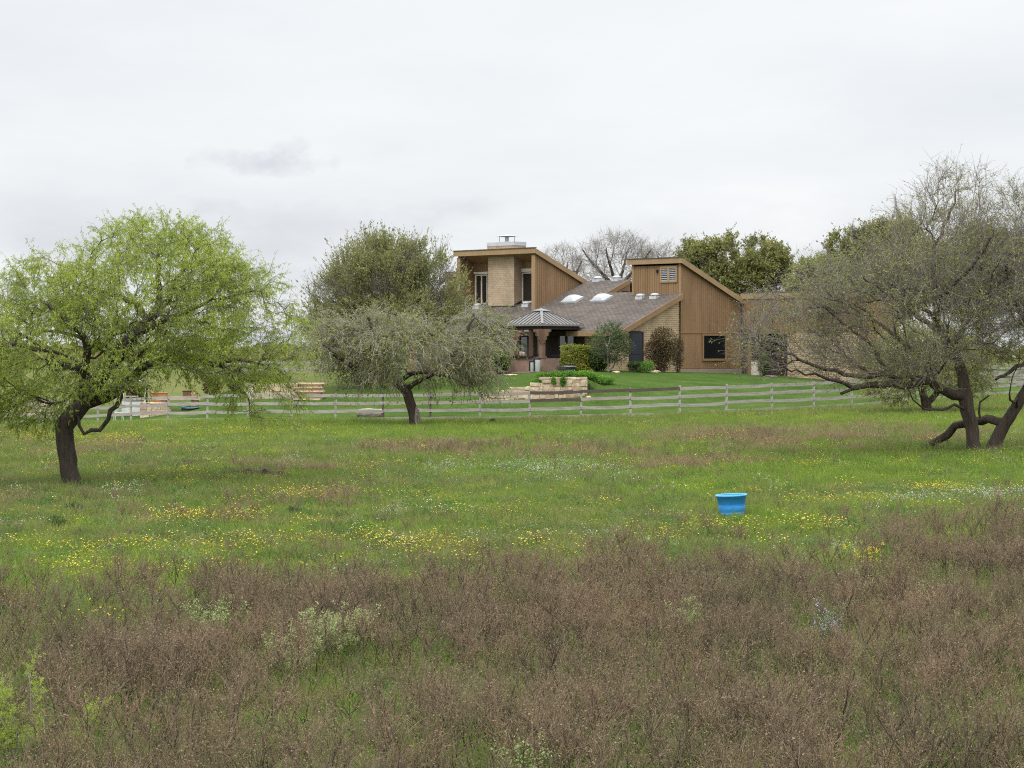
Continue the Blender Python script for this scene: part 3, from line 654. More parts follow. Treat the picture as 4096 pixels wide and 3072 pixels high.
for i in range(len(fp)-1):
    for r in range(4):
        p = Vector(fp[i])-o3; q = Vector(fp[i+1])-o3; e0 = rnd.uniform(-.025, .025); e1 = rnd.uniform(-.025, .025)
        p.z += dz[r]+e0; q.z += dz[r]+e1; off = Vector((0, -.022-.004*(r % 2), 0)); d = (q-p).normalized(); gp = .006
        b = MB(); n = 4; pts = []
        sag = rnd.uniform(-.03, .045); w = .155
        for k in range(n+1):
            f = k/n; c = p.lerp(q, f)+off; c.z -= sag*4*f*(1-f)
            if k == 0: c += d*gp
            if k == n: c -= d*gp
            pts.append(c)
        for k in range(n):
            u, v = pts[k], pts[k+1]; b.hexa([u+Vector((0, -.012, -w/2)), v+Vector((0, -.012, -w/2)), v+Vector((0, .012, -w/2)), u+Vector((0, .012, -w/2)), u+Vector((0, -.012, w/2)), v+Vector((0, -.012, w/2)), v+Vector((0, .012, w/2)), u+Vector((0, .012, w/2))])
        mm = M['wood']
        if r == 3 and i in (13, 14, 15, 16, 17, 3, 4, 5): mm = M['woodd'] if i in (15, 16, 17) else M['woodp']
        if r == 2 and i in (16, 12, 13): mm = M['woodp']
        if r == 2 and i in (15,): mm = M['woodd']
        if r in (1, 2) and i in (3, 4, 5, 6): mm = M['woodp']
        if r == 0 and i < 22: mm = M['woodp']
        ob = b.build('rail', mm, FE)
        if mm is M['woodd']: ob['label'] = 'dark stained rail'
# distant paddock fence, left
def simple_fence(pts, label, hts, sp_mat, name='paddock_fence', w=.16):
    o = Vector((pts[0][0], pts[0][1], g1(*pts[0]))); e = empty(name, o, label, 'fence')
    for i, (x, y) in enumerate(pts):
        z = g1(x, y); q = Vector((x, y, z))-o
        b = MB(); b.box(q+Vector((-.08, 0, -.2)), q+Vector((.08, .14, hts[-1]+.15))); b.build('post', sp_mat, e)
        if i:
            for h in hts:
                b = MB(); b.beam(pq+Vector((0, -.03, h)), q+Vector((0, -.03, h)), .04, w); b.build('rail', sp_mat, e)
        pq = q
simple_fence([((px-512)/F*Yy, Yy) for px, Yy in ((225, 172), (243, 171), (261, 170), (279, 169.5), (297, 169.5), (315, 170), (333, 171), (351, 173))], 'distant pale paddock fence on the slope behind the stone steps', (.25, .75), M['wood'], w=.22)
simple_fence([((px-512)/F*Yy, Yy) for px, Yy in ((935, 150), (955, 149), (975, 148.5), (995, 148.5), (1015, 149), (1040, 150))], 'grey rail fence behind the leaning mesquite on the right', (.3, .75, 1.2), M['wood'])

# ---------------------------------------------------------------- stone work
def stonemat(name, cols, m2):
    m, t, b = nt_new(name); b.inputs['Roughness'].default_value = .95; b.inputs['Specular IOR Level'].default_value = .1; g = t.nodes.new('ShaderNodeNewGeometry')
    c = ramp(t, g.outputs['Random Per Island'], [(i/(len(cols)-1), c) for i, c in enumerate(cols)]); f = noise(t, coord(t, 'Object'), 3.5, 6, .7)
    c = mixc(t, 1, c, ramp(t, f, [(.3, m2), (.62, (1.08, 1.06, 1.02))]), 'MULTIPLY'); t.links.new(c, b.inputs['Base Color']); bump(t, b, f, .7, .05); return m
M['lime'] = stonemat('cream_limestone', [(.60, .52, .40), (.48, .39, .28), (.66, .58, .47), (.52, .44, .33), (.42, .34, .25)], (.62, .52, .40))
M['lime2'] = stonemat('pink_limestone', [(.54, .43, .34), (.42, .32, .25), (.60, .50, .40), (.36, .27, .2)], (.62, .52, .42))
M['rock'] = mat('dark_rock', (.16, .14, .13), (.09, .08, .075), 3, .9, bmp=.3)
def stone_wall(name, label, x0, x1, Y, topf, bot, ch=.24, seed=1, thick=.62, curve=.0, capm=None):
    rr = random.Random(seed); o = Vector(((x0+x1)/2, Y, bot)); b = MB(); z = bot
    while z < 4:
        h = ch*rr.uniform(.8, 1.2); x = x0-rr.uniform(0, .3)*0
        anyb = False
        while x < x1-.05:
            l = min(rr.uniform(.22, .62), x1-x); 
            tp = float(topf(x+l/2))
            if tp > z+.08:
                zz = min(z+h, tp); zz = tp if tp-zz < .09 else zz; d = rr.uniform(-.05, .03); yc = curve*((x-o.x)/(x1-x0)*2)**2
                c = Vector((x, Y+yc+d, z))-o; s = Vector((l-.006, thick, zz-z-.006)); j = lambda: rr.uniform(-.016, .016)
                P8 = [c+Vector((a*s.x+j(), e*s.y+j(), f*s.z+j()*.6)) for f in (0, 1) for a, e in ((0, 0), (1, 0), (1, 1), (0, 1))]
                b.hexa(P8, rr.choice((0, 0, 0, 1))); anyb = True
            x += l
        z += h
        if not anyb: break
    ob = b.build(name, [M['lime'], M['lime2']], None, .012); ob.location = o; return tag(ob, label, 'wall')
stone_wall('retaining_wall', 'stepped cream limestone retaining wall on the lawn below the porch', XW0-.2, XW1, WY-.3, lambda x: wall_top(np.clip(x, XW0, XW1)), .35, .2, seed=3)
b = MB(); b.box((XW0, WY-.1, .3), (XW1-.1, WY+.25, .95))
stone_wall('terrace_wall', 'long low cream limestone wall left of the stone steps', XL0+2.2, XL1-.1, LY-.25, lambda x: lwall_top(np.clip(x, XL0, XL1)), .2, .26, 7)
xa, xb = (-14-512)/F*132, (52-512)/F*132
stone_wall('garden_wall', 'tan stone garden wall at the far left edge behind the fence', xa, xb, 132, lambda x: CZ-(395+6*((x-xa)/(xb-xa))-HR)*132/F, -1.0, .3, 11)
xa, xb = (140-512)/F*131, (170-512)/F*131
stone_wall('low_stone_wall', 'short low tan stone wall below the long pale slab', xa, xb, 131, lambda x: CZ-(402.5-HR)*131/F, -1.0, .28, 12)
# stone steps, built as slabs climbing away
x0, x1 = (300.5-512)/F*130, (321-512)/F*130; zt = CZ-31*131/F; zbm = g1((x0+x1)/2, 129)-.1; n = 5
e = empty('stone_steps', ((x0+x1)/2, 129.5, zbm), 'five rough limestone slab steps at the right end of the terrace wall', 'steps')
rr = random.Random(2)
for k in range(n):
    za = (zt-zbm)*k/n; zc = (zt-zbm)*(k+1)/n; w = (x1-x0)/2; sh = .22*(n-1-k)*-.25+.0
    b = MB(); b.box((-w-.35+rr.uniform(-.1, .1), -.2+k*.42, za-.3), (w-.0+rr.uniform(-.12, .1)-k*.0, 1.2+k*.42, zc-.09)); o_ = b.build('riser', M['lime2'], e, .02)
    b = MB(); b.box((-w-.4, -.3+k*.42, zc-.088), (w+.1+rr.uniform(-.12, .1), 1.25+k*.42, zc)); b.build('tread', M['lime'], e, .03)
def rock(name, px, row, Y, w, h, m, label, cat, seed, dpt=None, flat=.5):
    x = (px-512)/F*Y; z = g1(x, Y); rr = np.random.RandomState(seed); me = bpy.data.meshes.new(name)
    import bmesh
    bm = bmesh.new(); bmesh.ops.create_icosphere(bm, subdivisions=3, radius=1)
    for v in bm.verts:
        c = v.co; f = 1+.35*(float(vn(c.x*2+5, c.y*2+c.z*3+5, 1, seed))-.5)+.15*(float(vn(c.x*6+5, c.y*6+c.z*5, 1, seed+1))-.5)
        v.co = Vector((c.x*f*w/2, c.y*f*(dpt or w*.7)/2, (c.z*f*.9+.45)*h*.62))
    bm.to_mesh(me); bm.free(); me.materials.append(m); o = link(bpy.data.objects.new(name, me)); o.location = (x, Y, z-.04)
    for p in me.polygons: p.use_smooth = False
    return tag(o, label, cat)
rock('rock', 599.6, 384, 127.4, .62, .42, M['rock'], 'dark boulder at the right end of the green bank above the stone wall', 'rock', 3)
rock('rock', 589, 388, 125.2, .30, .16, M['lime2'], 'small pale stone at the foot of the right end of the stone wall', 'rock', 4)
rock('rock', 529, 382.5, 128, .42, .14, M['lime'], 'flat pale stone on the left shoulder of the stone wall', 'rock', 5)
rock('rock', 616, 371.6, 143, .5, .16, M['lime'], 'flat pale stone on the lawn below the small twin stemmed tree', 'rock', 6)
rock('rock', 654, 372.6, 145, .9, .2, M['lime2'], 'long low stone in the bed below the brick wall', 'rock', 7)
rock('rock', 510, 372, 144, 1.0, .14, M['lime'], 'flat pale edging stone left of the porch bar', 'rock', 8)
rock('rock', 770, 375, 147, .9, .25, M['rock'], 'low dark rubble heap on the lawn before the right wing', 'rock', 9)
# pale log behind the fence
x, Y = (370.5-512)/F*118.5, 118.5; z = g1(x, Y)
M['logw'] = mat('pale_bare_log', (.50, .45, .38), (.06, .05, .045), 3.2, .9, bmp=.4, sc3=(.7, 1, 2.2)); b = MB(); n = 14; vs = []; fs = []; rr = random.Random(6)
K = 9
for k in range(K):
    f = k/(K-1); rad = .27+.04*math.sin(f*5)+rr.uniform(-.02, .02)
    for i in range(n):
        a = 2*math.pi*i/n; r_ = rad*(1+.12*math.sin(3*a+f*2)+rr.uniform(-.04, .04)); vs.append(((f-.5)*1.28+.04*math.cos(a), r_*math.cos(a), r_*math.sin(a)*.95+.26+.04*f))
for k in range(K-1):
    for i in range(n): fs.append((k*n+i, k*n+(i+1) % n, (k+1)*n+(i+1) % n, (k+1)*n+i))
b.add(vs, fs, 0, True); b.add(vs[:n], [tuple(range(n))[::-1]], 1); b.add(vs[-n:], [tuple(range(n))], 1)
o_ = b.build('log', [M['logw'], M['woodd']]); o_.location = (x, Y, z); o_.rotation_euler = (0, 0, R(-7)); tag(o_, 'short thick pale log lying on the lawn behind the fence', 'log')

# ---------------------------------------------------------------- things on the left terrace
def gp(px, Y): x = (px-512)/F*Y; return Vector((x, Y, g1(x, Y)))
M['wplas'] = mat('white_painted_iron', (.62, .63, .64), (.48, .49, .50), 5, .5)
M['brownw'] = mat('dark_brown_wood', (.10, .05, .035), (.06, .03, .02), 3, .8)
M['terra'] = mat('orange_terracotta', (.48, .21, .09), (.36, .15, .07), 3, .7)
# white table and chairs far left
p = gp(46, 129.8); e = empty('garden_table', p, 'round white iron garden table behind the fence far left', 'table')
MB().lathe([(.5, .70), (.52, .71), (.52, .735), (.0, .74)], n=24).build('tabletop', M['wplas'], e)
for a in range(4): MB().beam((.12*math.cos(a*1.57), .12*math.sin(a*1.57), .69), (.4*math.cos(a*1.57), .4*math.sin(a*1.57), 0), .03, .03).build('leg', M['wplas'], e)
def ironchair(px, Y, rz, lab):
    e = empty('garden_chair', gp(px, Y), lab, 'chair', 'white iron garden chairs', rz=R(rz))
    MB().box((-.22, -.22, .42), (.22, .22, .45)).build('seat', M['wplas'], e)
    b = MB()
    for k in range(7): b.beam((-.2+k*.066, .22, .45), (-.2+k*.066, .26, .9-.15*abs(k-3)/3), .018, .018)
    for k in range(6): b.beam((-.2+k*.066, .26, .9-.15*abs(k-3)/3), (-.2+(k+1)*.066, .26, .9-.15*abs(k-2)/3), .03, .03)
    b.build('backrest', M['wplas'], e)
    for a in (-1, 1):
        for c in (-1, 1): MB().beam((a*.2, c*.2, .42), (a*.23, c*.23, 0), .03, .03).build('leg', M['wplas'], e)
ironchair(38.5, 129.9, 100, 'white iron garden chair left of the round table'); ironchair(54, 129.9, -80, 'white iron garden chair right of the round table')
ironchair(118.5, 130.3, 20, 'white iron garden chair beside the white porch shelter'); ironchair(247, 129, -30, 'white iron garden chair below the terrace wall')
# white porch shelter
p = gp(134, 132.5); e = empty('play_shelter', p, 'small white posted shelter with grey gable roof behind the fence', 'shelter'); top = CZ-(386-HR)*132.5/F-p.z
hw = .62
for a in (-hw, hw): MB().box((a-.05, -.05, 0), (a+.05, .05, top)).build('post', M['wplas'], e)
MB().box((-hw, 1.0, 0), (hw, 1.05, top)).build('back_wall', M['brownw'], e)
b = MB(); b.box((-hw-.12, -.2, top), (hw+.12, 1.3, top+.06)); b.prism([(-hw-.16, -.2, top+.06), (hw+.16, -.2, top+.06), (0, -.2, top+.42)], (0, 1.5, 0)); b.build('roof', M['woodp'], e)
MB().box((-hw+.06, -.04, 0), (hw-.06, .0, .82)).build('front_panel', M['wplas'], e)
b = MB(); b.box((-hw+.06, -.1, .9), (hw-.2, .5, .95)); b.box((-hw+.1, 0, 1.1), (hw-.4, .4, 1.14)); b.build('shelf', M['wplas'], e)
# long pale slab bench
p = gp(179, 131.6); zt2 = CZ-(398-HR)*131.6/F; e = empty('slab_bench', (p.x, p.y, p.z), 'long pale stone slab bench on the left terrace', 'bench')
MB().box((-1.25, -.25, zt2-p.z-.13), (1.25, .3, zt2-p.z)).build('slab', M['lime'], e, .02)
for a in (-.9, .9): MB().box((a-.2, -.15, 0), (a+.2, .22, zt2-p.z-.131)).build('support', M['lime2'], e, .02)
# terracotta trough, brown chest, peach box standing behind/on the slab
p = gp(160, 132.6); e = empty('clay_trough', (p.x, p.y, zt2-.12), 'orange clay trough behind the pale slab bench', 'planter')
z0 = p.z-zt2+.12; MB().hexa([(-.42, -.18, z0), (.3, -.18, z0), (.3, .2, z0), (-.42, .2, z0), (-.48, -.24, .36), (.4, -.24, .36), (.4, .26, .36), (-.48, .26, .36)]).build('trough_body', M['terra'], e, .02)
MB().box((-.5, -.27, .361), (.43, .29, .42)).build('trough_rim', M['terra'], e, .01)
p = gp(187, 131.65); e = empty('wooden_chest', (p.x, p.y, zt2), 'small upright dark red wooden chest on the pale slab bench', 'chest')
MB().box((-.22, -.18, 0), (.22, .2, .36)).build('chest_body', mat('red_wood', (.22, .09, .06), (.15, .06, .04), 3), e, .01); MB().box((-.25, -.2, .361), (.25, .22, .42)).build('chest_lid', M['brownw'], e, .01)
p = gp(193.5, 131.65); e = empty('clay_pot', (p.x, p.y, zt2), 'peach coloured clay pot on the right end of the slab bench', 'pot')
MB().lathe([(.12, 0), (.18, .2), (.2, .3), (.16, .3), (.14, .2)], n=16).build('pot_body', mat('peach_clay', (.60, .36, .22), (.5, .28, .17), 3), e)
# coiled garden hose hung on a rack
p = gp(190, 130.2); e = empty('garden_hose', p, 'pale blue green garden hose coiled behind the fence', 'hose'); zc = CZ-(405.5-HR)*130.2/F-p.z
M['hose'] = mat('bluegreen_rubber', (.16, .36, .38), (.12, .28, .30), 4, .5); b = MB(); pr = None
for k in range(130):
    a = k*.25; q = Vector((.62*math.cos(a)+.04*math.sin(a*.37), .05*math.sin(a*.7)+.02*k/130, zc+.13*math.sin(a)+.04*math.sin(a*.51)))
    if pr is not None: b.beam(pr, q, .03, .03, 0, (0, 1, .01))
    pr = q
b.build('coil', M['hose'], e); MB().box((-.5, .12, 0), (.5, .18, zc-.05)).build('hose_rack', M['brownw'], e)
# utility box near the right wing
p = gp(757, 150.5); e = empty('utility_box', p, 'small off white utility box standing before the right wing', 'box')
MB().box((-.38, -.2, 0), (.38, .2, .9)).build('box_body', M['cream'], e, .02); MB().box((-.4, -.22, .901), (.4, .22, .96)).build('box_lid', M['cream'], e, .01)
# ---------------------------------------------------------------- blue tub in the meadow
M['blue'] = mat('blue_plastic', (.035, .27, .62), (.016, .20, .52), 5, .42, spec=.5); M['blue2'] = mat('pale_blue_plastic', (.10, .42, .78), (.07, .36, .70), 2, .4, spec=.5)
Yb = 46.3; x = (732.3-512)/F*Yb; e = empty('plastic_tub', (x, Yb, g1(x, Yb)-.02), 'bright blue plastic tub standing in the flowering meadow', 'tub'); e.rotation_euler = (0, R(-2.6), R(10))
r0, r1_, hh = .235, .30, .47
prof = [(r0-.02, 0), (r0, .012)]
for zz in (.12, .25, .27): 
    rr_ = r0+(r1_-r0)*zz/hh; prof += [(rr_, zz-.006), (rr_-.003, zz), (rr_, zz+.006)]
prof += [(r1_-.012, hh-.06), (r1_, hh-.055), (r1_, hh-.02)]
prof2 = [(r1_-.012, hh-.01), (r0+.0, .03), (0.01, .025)]
MB().lathe(prof+prof2, n=48, close=False).build('tub_body', M['blue'], e)
MB().lathe([(r1_-.004, hh-.035), (r1_+.016, hh-.032), (r1_+.02, hh-.018), (r1_+.016, hh), (r1_-.008, hh), (r1_-.012, hh-.02)], n=48, close=False).build('tub_rim', M['blue2'], e)
# ---------------------------------------------------------------- trees
def barkmat(name, c1, c2, sc=(3, 3, .5)):
    return mat(name, c1, c2, 4, .95, sc3=sc, bmp=.8, detail=6)
M['bark_dark'] = barkmat('mesquite_bark', (.085, .066, .052), (.03, .024, .02))
M['bark_mid'] = barkmat('brown_bark', (.10, .076, .058), (.036, .027, .022))
M['twig_grey'] = mat('grey_twig', (.27, .24, .205), (.15, .13, .11), 1.2, .9)
M['twig_dark'] = mat('dark_twig', (.14, .125, .115), (.075, .065, .06), 1.2, .9)
M['twig_pale'] = mat('pale_twig', (.37, .34, .31), (.20, .185, .165), 1.2, .9)
M['leaf_mesq'] = leafmat('fresh_mesquite_leaf', [(.30, .41, .045), (.42, .53, .08), (.36, .48, .06), (.52, .61, .16), (.31, .39, .06)], .5)
M['leaf_olive'] = leafmat('olive_leaf', [(.19, .22, .055), (.31, .33, .105), (.24, .27, .07), (.39, .41, .17)], .4)
M['leaf_spring'] = leafmat('sparse_spring_leaf', [(.20, .23, .055), (.36, .40, .08), (.26, .30, .07), (.42, .45, .16)], .4)
M['leaf_oak'] = leafmat('oak_leaf', [(.15, .17, .045), (.28, .29, .09), (.21, .225, .065), (.40, .40, .16)], .4)
M['leaf_hedgey'] = leafmat('golden_hedge_leaf', [(.20, .24, .03), (.32, .30, .05), (.24, .28, .035), (.12, .17, .02)], .3)
M['leaf_dark'] = leafmat('dark_shrub_leaf', [(.04, .08, .02), (.09, .15, .035), (.06, .11, .025), (.13, .19, .05)], .3)
M['leaf_red'] = leafmat('red_brown_leaf', [(.13, .055, .035), (.08, .07, .025), (.16, .09, .05), (.09, .11, .03)], .25)
M['leaf_bright'] = leafmat('bright_groundcover_leaf', [(.07, .19, .02), (.13, .29, .03), (.18, .34, .05), (.10, .24, .025)], .35)
def norm(a): return a/np.maximum(1e-9, np.linalg.norm(a, axis=-1, keepdims=True))
def catmull(pts, step):
    pts = [np.array(p, float) for p in pts]; out = []
    q = [2*pts[0]-pts[1]]+pts+[2*pts[-1]-pts[-2]]
    for i in range(1, len(q)-2):
        n = max(1, int(np.linalg.norm((q[i+1]-q[i])[:3])/step))
        for k in range(n):
            t = k/n; a, b, c, d = q[i-1], q[i], q[i+1], q[i+2]
            out.append(.5*(2*b+(c-a)*t+(2*a-5*b+4*c-d)*t*t+(3*b-a-3*c+d)*t**3))
    out.append(q[-2]); return np.array(out)
def tubes_np(Pp, Rr, sides=3):
    """Pp (N,K,3) strands with radii Rr (N,K) -> verts, quads"""
    Nn, K, _ = Pp.shape
    d = norm(Pp[:, -1]-Pp[:, 0]); ref = np.where(np.abs(d[:, 2:3]) < .8, [[0, 0, 1.]], [[1., 0, 0]])
    a = norm(np.cross(d, ref)); b = np.cross(d, a)
    ang = np.arange(sides)*2*math.pi/sides
    off = a[:, None, :]*np.cos(ang)[None, :, None]+b[:, None, :]*np.sin(ang)[None, :, None]      # N,s,3
    V = Pp[:, :, None, :]+off[:, None]*Rr[:, :, None, None]
    V = V.reshape(-1, 3); i = (np.arange(Nn)*K*sides)[:, None, None]+(np.arange(K-1)*sides)[None, :, None]+np.arange(sides)[None, None, :]
    j = (np.arange(Nn)*K*sides)[:, None, None]+(np.arange(K-1)*sides)[None, :, None]+((np.arange(sides)+1) % sides)[None, None, :]
    Q = np.stack([i, j, j+sides, i+sides], -1).reshape(-1, 4); return V, Q
def strands(base, dr, length, r, rs, wob=.18, droop=0., K=4):
    Nn = len(base); P_ = np.empty((Nn, K, 3)); P_[:, 0] = base; d = norm(dr); seg = (length/(K-1))[:, None]
    for k in range(1, K):
        d = norm(d+rs.randn(Nn, 3)*wob+np.array([0, 0, -1.])*droop)
        P_[:, k] = P_[:, k-1]+d*seg
    rad = r[:, None]*np.linspace(1, .35, K)[None]; return P_, rad
def leaves_np(pts, dirs, ln, wd, rs):
    Nn = len(pts); d = norm(dirs); s = norm(np.cross(d, rs.randn(Nn, 3))); n_ = np.cross(d, s)
    mid = pts+d*(ln*.5)[:, None]+n_*(ln*.08)[:, None]
    V = np.stack([pts, mid+s*(wd*.5)[:, None], pts+d*ln[:, None], mid-s*(wd*.5)[:, None]], 1).reshape(-1, 3)
    return V, np.arange(Nn*4).reshape(-1, 4)
def join(parts):
    Vs, Qs, o = [], [], 0
    for V, Q in parts: Vs.append(V); Qs.append(Q+o); o += len(V)
    return np.concatenate(Vs), np.concatenate(Qs)
def along(P_, n, rs, lo=.2):
    """n random points on strands (N,K,3): points, directions"""
    Nn, K, _ = P_.shape; i = rs.randint(0, Nn, n); u = (lo+(1-lo)*rs.rand(n))*(K-1.0001); k = u.astype(int); f = (u-k)[:, None]
    a = P_[i, k]; b = P_[i, np.minimum(k+1, K-1)]; return a*(1-f)+b*f, norm(b-a)
def tree(name, label, group, Y, limbs, blobs, n_att, seed, bark, twig, leaf=None, bf=.35, rtip=.006, pexp=2.25, twigs=(2, .5, .004, .1, .18), sub=(3, .25, .0025), nleaf=0, lf=(.09, .016), ldroop=.6, upb=.0, holes=.42, hs=.8, base=None, wig=.06, leafnoise=None, rbase=None, smooth=.25, cat='tree', shell=.5, leafpart='foliage'):
    """limbs: lists of (px,row,depth,radius px); blobs: (px,row,rx,ry,depth,rdepth)"""
    rs = np.random.RandomState(seed); sc = Y/F
    def W(px, row, dy): return np.array([(px-512)*sc, Y+dy, CZ+(HR-row)*sc])
    pos, par, fr, skel = [], [], [], []
    root = None
    for li, lb in enumerate(limbs):
        a = np.array([list(W(q[0], q[1], q[2]))+[q[3]*sc*.5] for q in lb]); c = catmull(a, .22)
        c[1:-1, :3] += rs.randn(len(c)-2, 3)*wig*np.minimum(1, .05/np.maximum(.03, c[1:-1, 3:4]))*.6
        if li == 0: prev = -1
        else:
            PP = np.array(pos); prev = int(np.argmin(((PP-c[0, :3])**2).sum(1)))
        for k in range(len(c)):
            if li and k == 0: continue
            pos.append(c[k, :3]); par.append(prev); fr.append(c[k, 3]); prev = len(pos)-1
    ns = len(pos); P0 = np.array(pos)
    # attraction points
    A = []
    tot = sum(b[2]*b[3]*b[5] for b in blobs)
    for b in blobs:
        m = int(n_att*b[2]*b[3]*b[5]/tot*2.4)+20; u = rs.randn(m, 3); u = norm(u)*(rs.rand(m, 1)**(1/3.)*(1-shell)+shell*rs.rand(m, 1)**.12)
        q = np.stack([(b[0]-512+u[:, 0]*b[2])*sc, Y+b[4]+u[:, 1]*b[5], CZ+(HR-b[1]-u[:, 2]*b[3])*sc], -1)
        keep = fbm(q[:, 0]+q[:, 1]*.6, q[:, 2]+q[:, 1]*.35, hs, seed) > holes*rs.uniform(.8, 1.1, m)
        A.append(q[keep][:int(n_att*b[2]*b[3]*b[5]/tot)+5])
    A = np.concatenate(A); A = A[A[:, 2] > G(A[:, 0], A[:, 1])+.35]; n = len(A)
    pl = np.zeros(ns+n)
    for i in range(1, ns): pl[i] = pl[par[i]]+np.linalg.norm(P0[i]-P0[par[i]])
    allowed = np.where(pl[:ns] > (rbase if rbase is not None else 1.4))[0]
    D = np.sqrt(((A[:, None]-P0[None, allowed])**2).sum(2)); C = D+bf*pl[allowed][None]*1.0
    j = C.argmin(1); bc = C[np.arange(n), j]; bi = allowed[j]; bd = D[np.arange(n), j]; done = np.zeros(n, bool)
    pos = list(P0); idx = np.zeros(n, int)
    for it in range(n):
        i = int(np.argmin(np.where(done, 1e9, bc))); done[i] = True; k = len(pos); pos.append(A[i]); par.append(int(bi[i])); fr.append(0); idx[i] = k
        pl[k] = pl[bi[i]]+bd[i]; d = np.sqrt(((A-A[i])**2).sum(1)); c = d+bf*pl[k]; u = (c < bc) & ~done; bc[u] = c[u]; bi[u] = k; bd[u] = d[u]
    pos = np.array(pos); par = np.array(par); fr = np.array(fr); n = len(pos)
    # smoothing of the grown part
    for _ in range(2):
        cs = np.zeros_like(pos); cn = np.zeros(n); np.add.at(cs, par[1:], pos[1:]); np.add.at(cn, par[1:], 1)
        g = (np.arange(n) >= ns) & (cn > 0); tgt = (pos[par[g]]+cs[g]/cn[g][:, None])/2; pos[g] = pos[g]*(1-smooth)+tgt*smooth
    pos[ns:, 2] += upb*0
    # subdivide long grown edges with a bend
    P2 = [p for p in pos]; par2 = list(par)
    for i in range(ns, n):
        a, b = pos[par[i]], pos[i]; ln = np.linalg.norm(b-a); m = int(ln/.28)
        if m > 0:
            gp_ = pos[par[par[i]]] if par[par[i]] >= 0 else a-(b-a); tan = norm(a-gp_)*ln*.25; prev = par[i]
            for k in range(1, m+1):
                f = k/(m+1); q = a*(1-f)+b*f+tan*(f*(1-f)**2*2)+rs.randn(3)*wig*ln*.35+np.array([0, 0, upb*ln*f*(1-f)]); P2.append(q); par2.append(prev); prev = len(P2)-1
            par2[i] = prev
    pos = np.array(P2); par = np.array(par2); n = len(pos); fr = np.concatenate([fr, np.zeros(n-len(fr))])
    # order so that children are handled before parents
    depth = np.zeros(n, int); kids = [[] for _ in range(n)]
    for i in range(n):
        if par[i] >= 0: kids[par[i]].append(i)
    order = [0]; 
    for i in order: order.extend(kids[i])
    acc = np.zeros(n)
    for i in reversed(order):
        if not kids[i]: acc[i] = rtip**pexp
        if par[i] >= 0: acc[par[i]] += acc[i]
    rad = acc**(1/pexp)
    for i in order:
        if i < ns: rad[i] = fr[i]
        elif par[i] >= 0: rad[i] = min(rad[i], rad[par[i]]*(.75 if par[i] < ns else 1))
    # chains -> tubes
    root = np.array(pos[0]); TV, TQ, BV, BQ = [], [], [], []; to = bo = 0
    heads = [(0, -1)]; ringrs = np.random.RandomState(seed+9)
    while heads:
        i, p = heads.pop(); ch = [p, i] if p >= 0 else [i]
        while kids[ch[-1]]:
            ks = sorted(kids[ch[-1]], key=lambda q: -rad[q])
            if ch[-1] < ns:   # follow the drawn limb first
                sk = [q for q in ks if q < ns]
                if sk: ks = [sk[0]]+[q for q in ks if q != sk[0]]
            for q in ks[1:]: heads.append((q, ch[-1]))
            ch.append(ks[0])
        if len(ch) < 2: continue
        r = rad[ch].copy(); 
        if p >= 0: r[0] = min(r[0], r[1]*1.15)
        big = r[min(1, len(r)-1)] > .024; sides = 14 if r.max() > .12 else ((7 if r.max() > .05 else 5) if big else 3)
        C = pos[ch]; tn = norm(np.gradient(C, axis=0)); up = np.array([.31, .95, .05]); V = []
        for k in range(len(ch)):
            a = np.cross(tn[k], up); a = a/max(1e-6, np.linalg.norm(a)); up = np.cross(a, tn[k]); ang = np.arange(sides)*2*math.pi/sides
            rr = r[k]*np.ones(sides)
            if sides == 14: rr = rr*(1+.10*np.sin(ang*3+k*.35+seed)+.07*np.sin(ang*5-k*.22)+ringrs.randn(sides)*.035)
            if p < 0 and k < 4 and sides == 14: rr = rr*(1+(.20, .10, .04, .01)[k]*(1+.3*np.sin(ang*4+1)))
            V.append(C[k]+(a[None]*np.cos(ang)[:, None]+up[None]*np.sin(ang)[:, None])*rr[:, None])
        V = np.concatenate(V); kk = np.arange(len(ch)-1)[:, None]*sides; s_ = np.arange(sides)[None]; s2 = (s_+1) % sides
        Q = np.stack([kk+s_, kk+s2, kk+s2+sides, kk+s_+sides], -1).reshape(-1, 4)
        if big: TV.append(V); TQ.append(Q+to); to += len(V)
        else: BV.append(V); BQ.append(Q+bo); bo += len(V)
    e = empty(name, tuple(root), label, cat, group)
    npobj('trunk', np.concatenate(TV)-root, np.concatenate(TQ), [bark], e, smooth=True)
    # twigs
    tn_, tl, tr, tw, td = twigs
    fine = np.where((rad < .03) & (np.arange(n) >= ns))[0]
    rep = np.repeat(fine, tn_); ctr = pos[fine].mean(0)
    dr = norm(pos[rep]-pos[par[rep]])*.9+norm(pos[rep]-ctr)*.35+rs.randn(len(rep), 3)*.55+np.array([0, 0, upb*.4]); ln = tl*rs.uniform(.5, 1.4, len(rep))
    TP, TR = strands(pos[rep], dr, ln, np.full(len(rep), tr), rs, tw, td, 5)
    parts = [tubes_np(TP, TR)]; SP = None
    if sub[0]:
        m = len(rep)*sub[0]; b_, d_ = along(TP, m, rs, .15)
        SP, SR = strands(b_, d_*.8+rs.randn(m, 3)*.6, sub[1]*rs.uniform(.4, 1.3, m), np.full(m, sub[2]), rs, tw, td, 3); parts.append(tubes_np(SP, SR))
    if BV: parts.append((np.concatenate(BV), np.concatenate(BQ)))
    V, Q = join(parts)
    npobj('branches', V-root, Q, [twig], e)
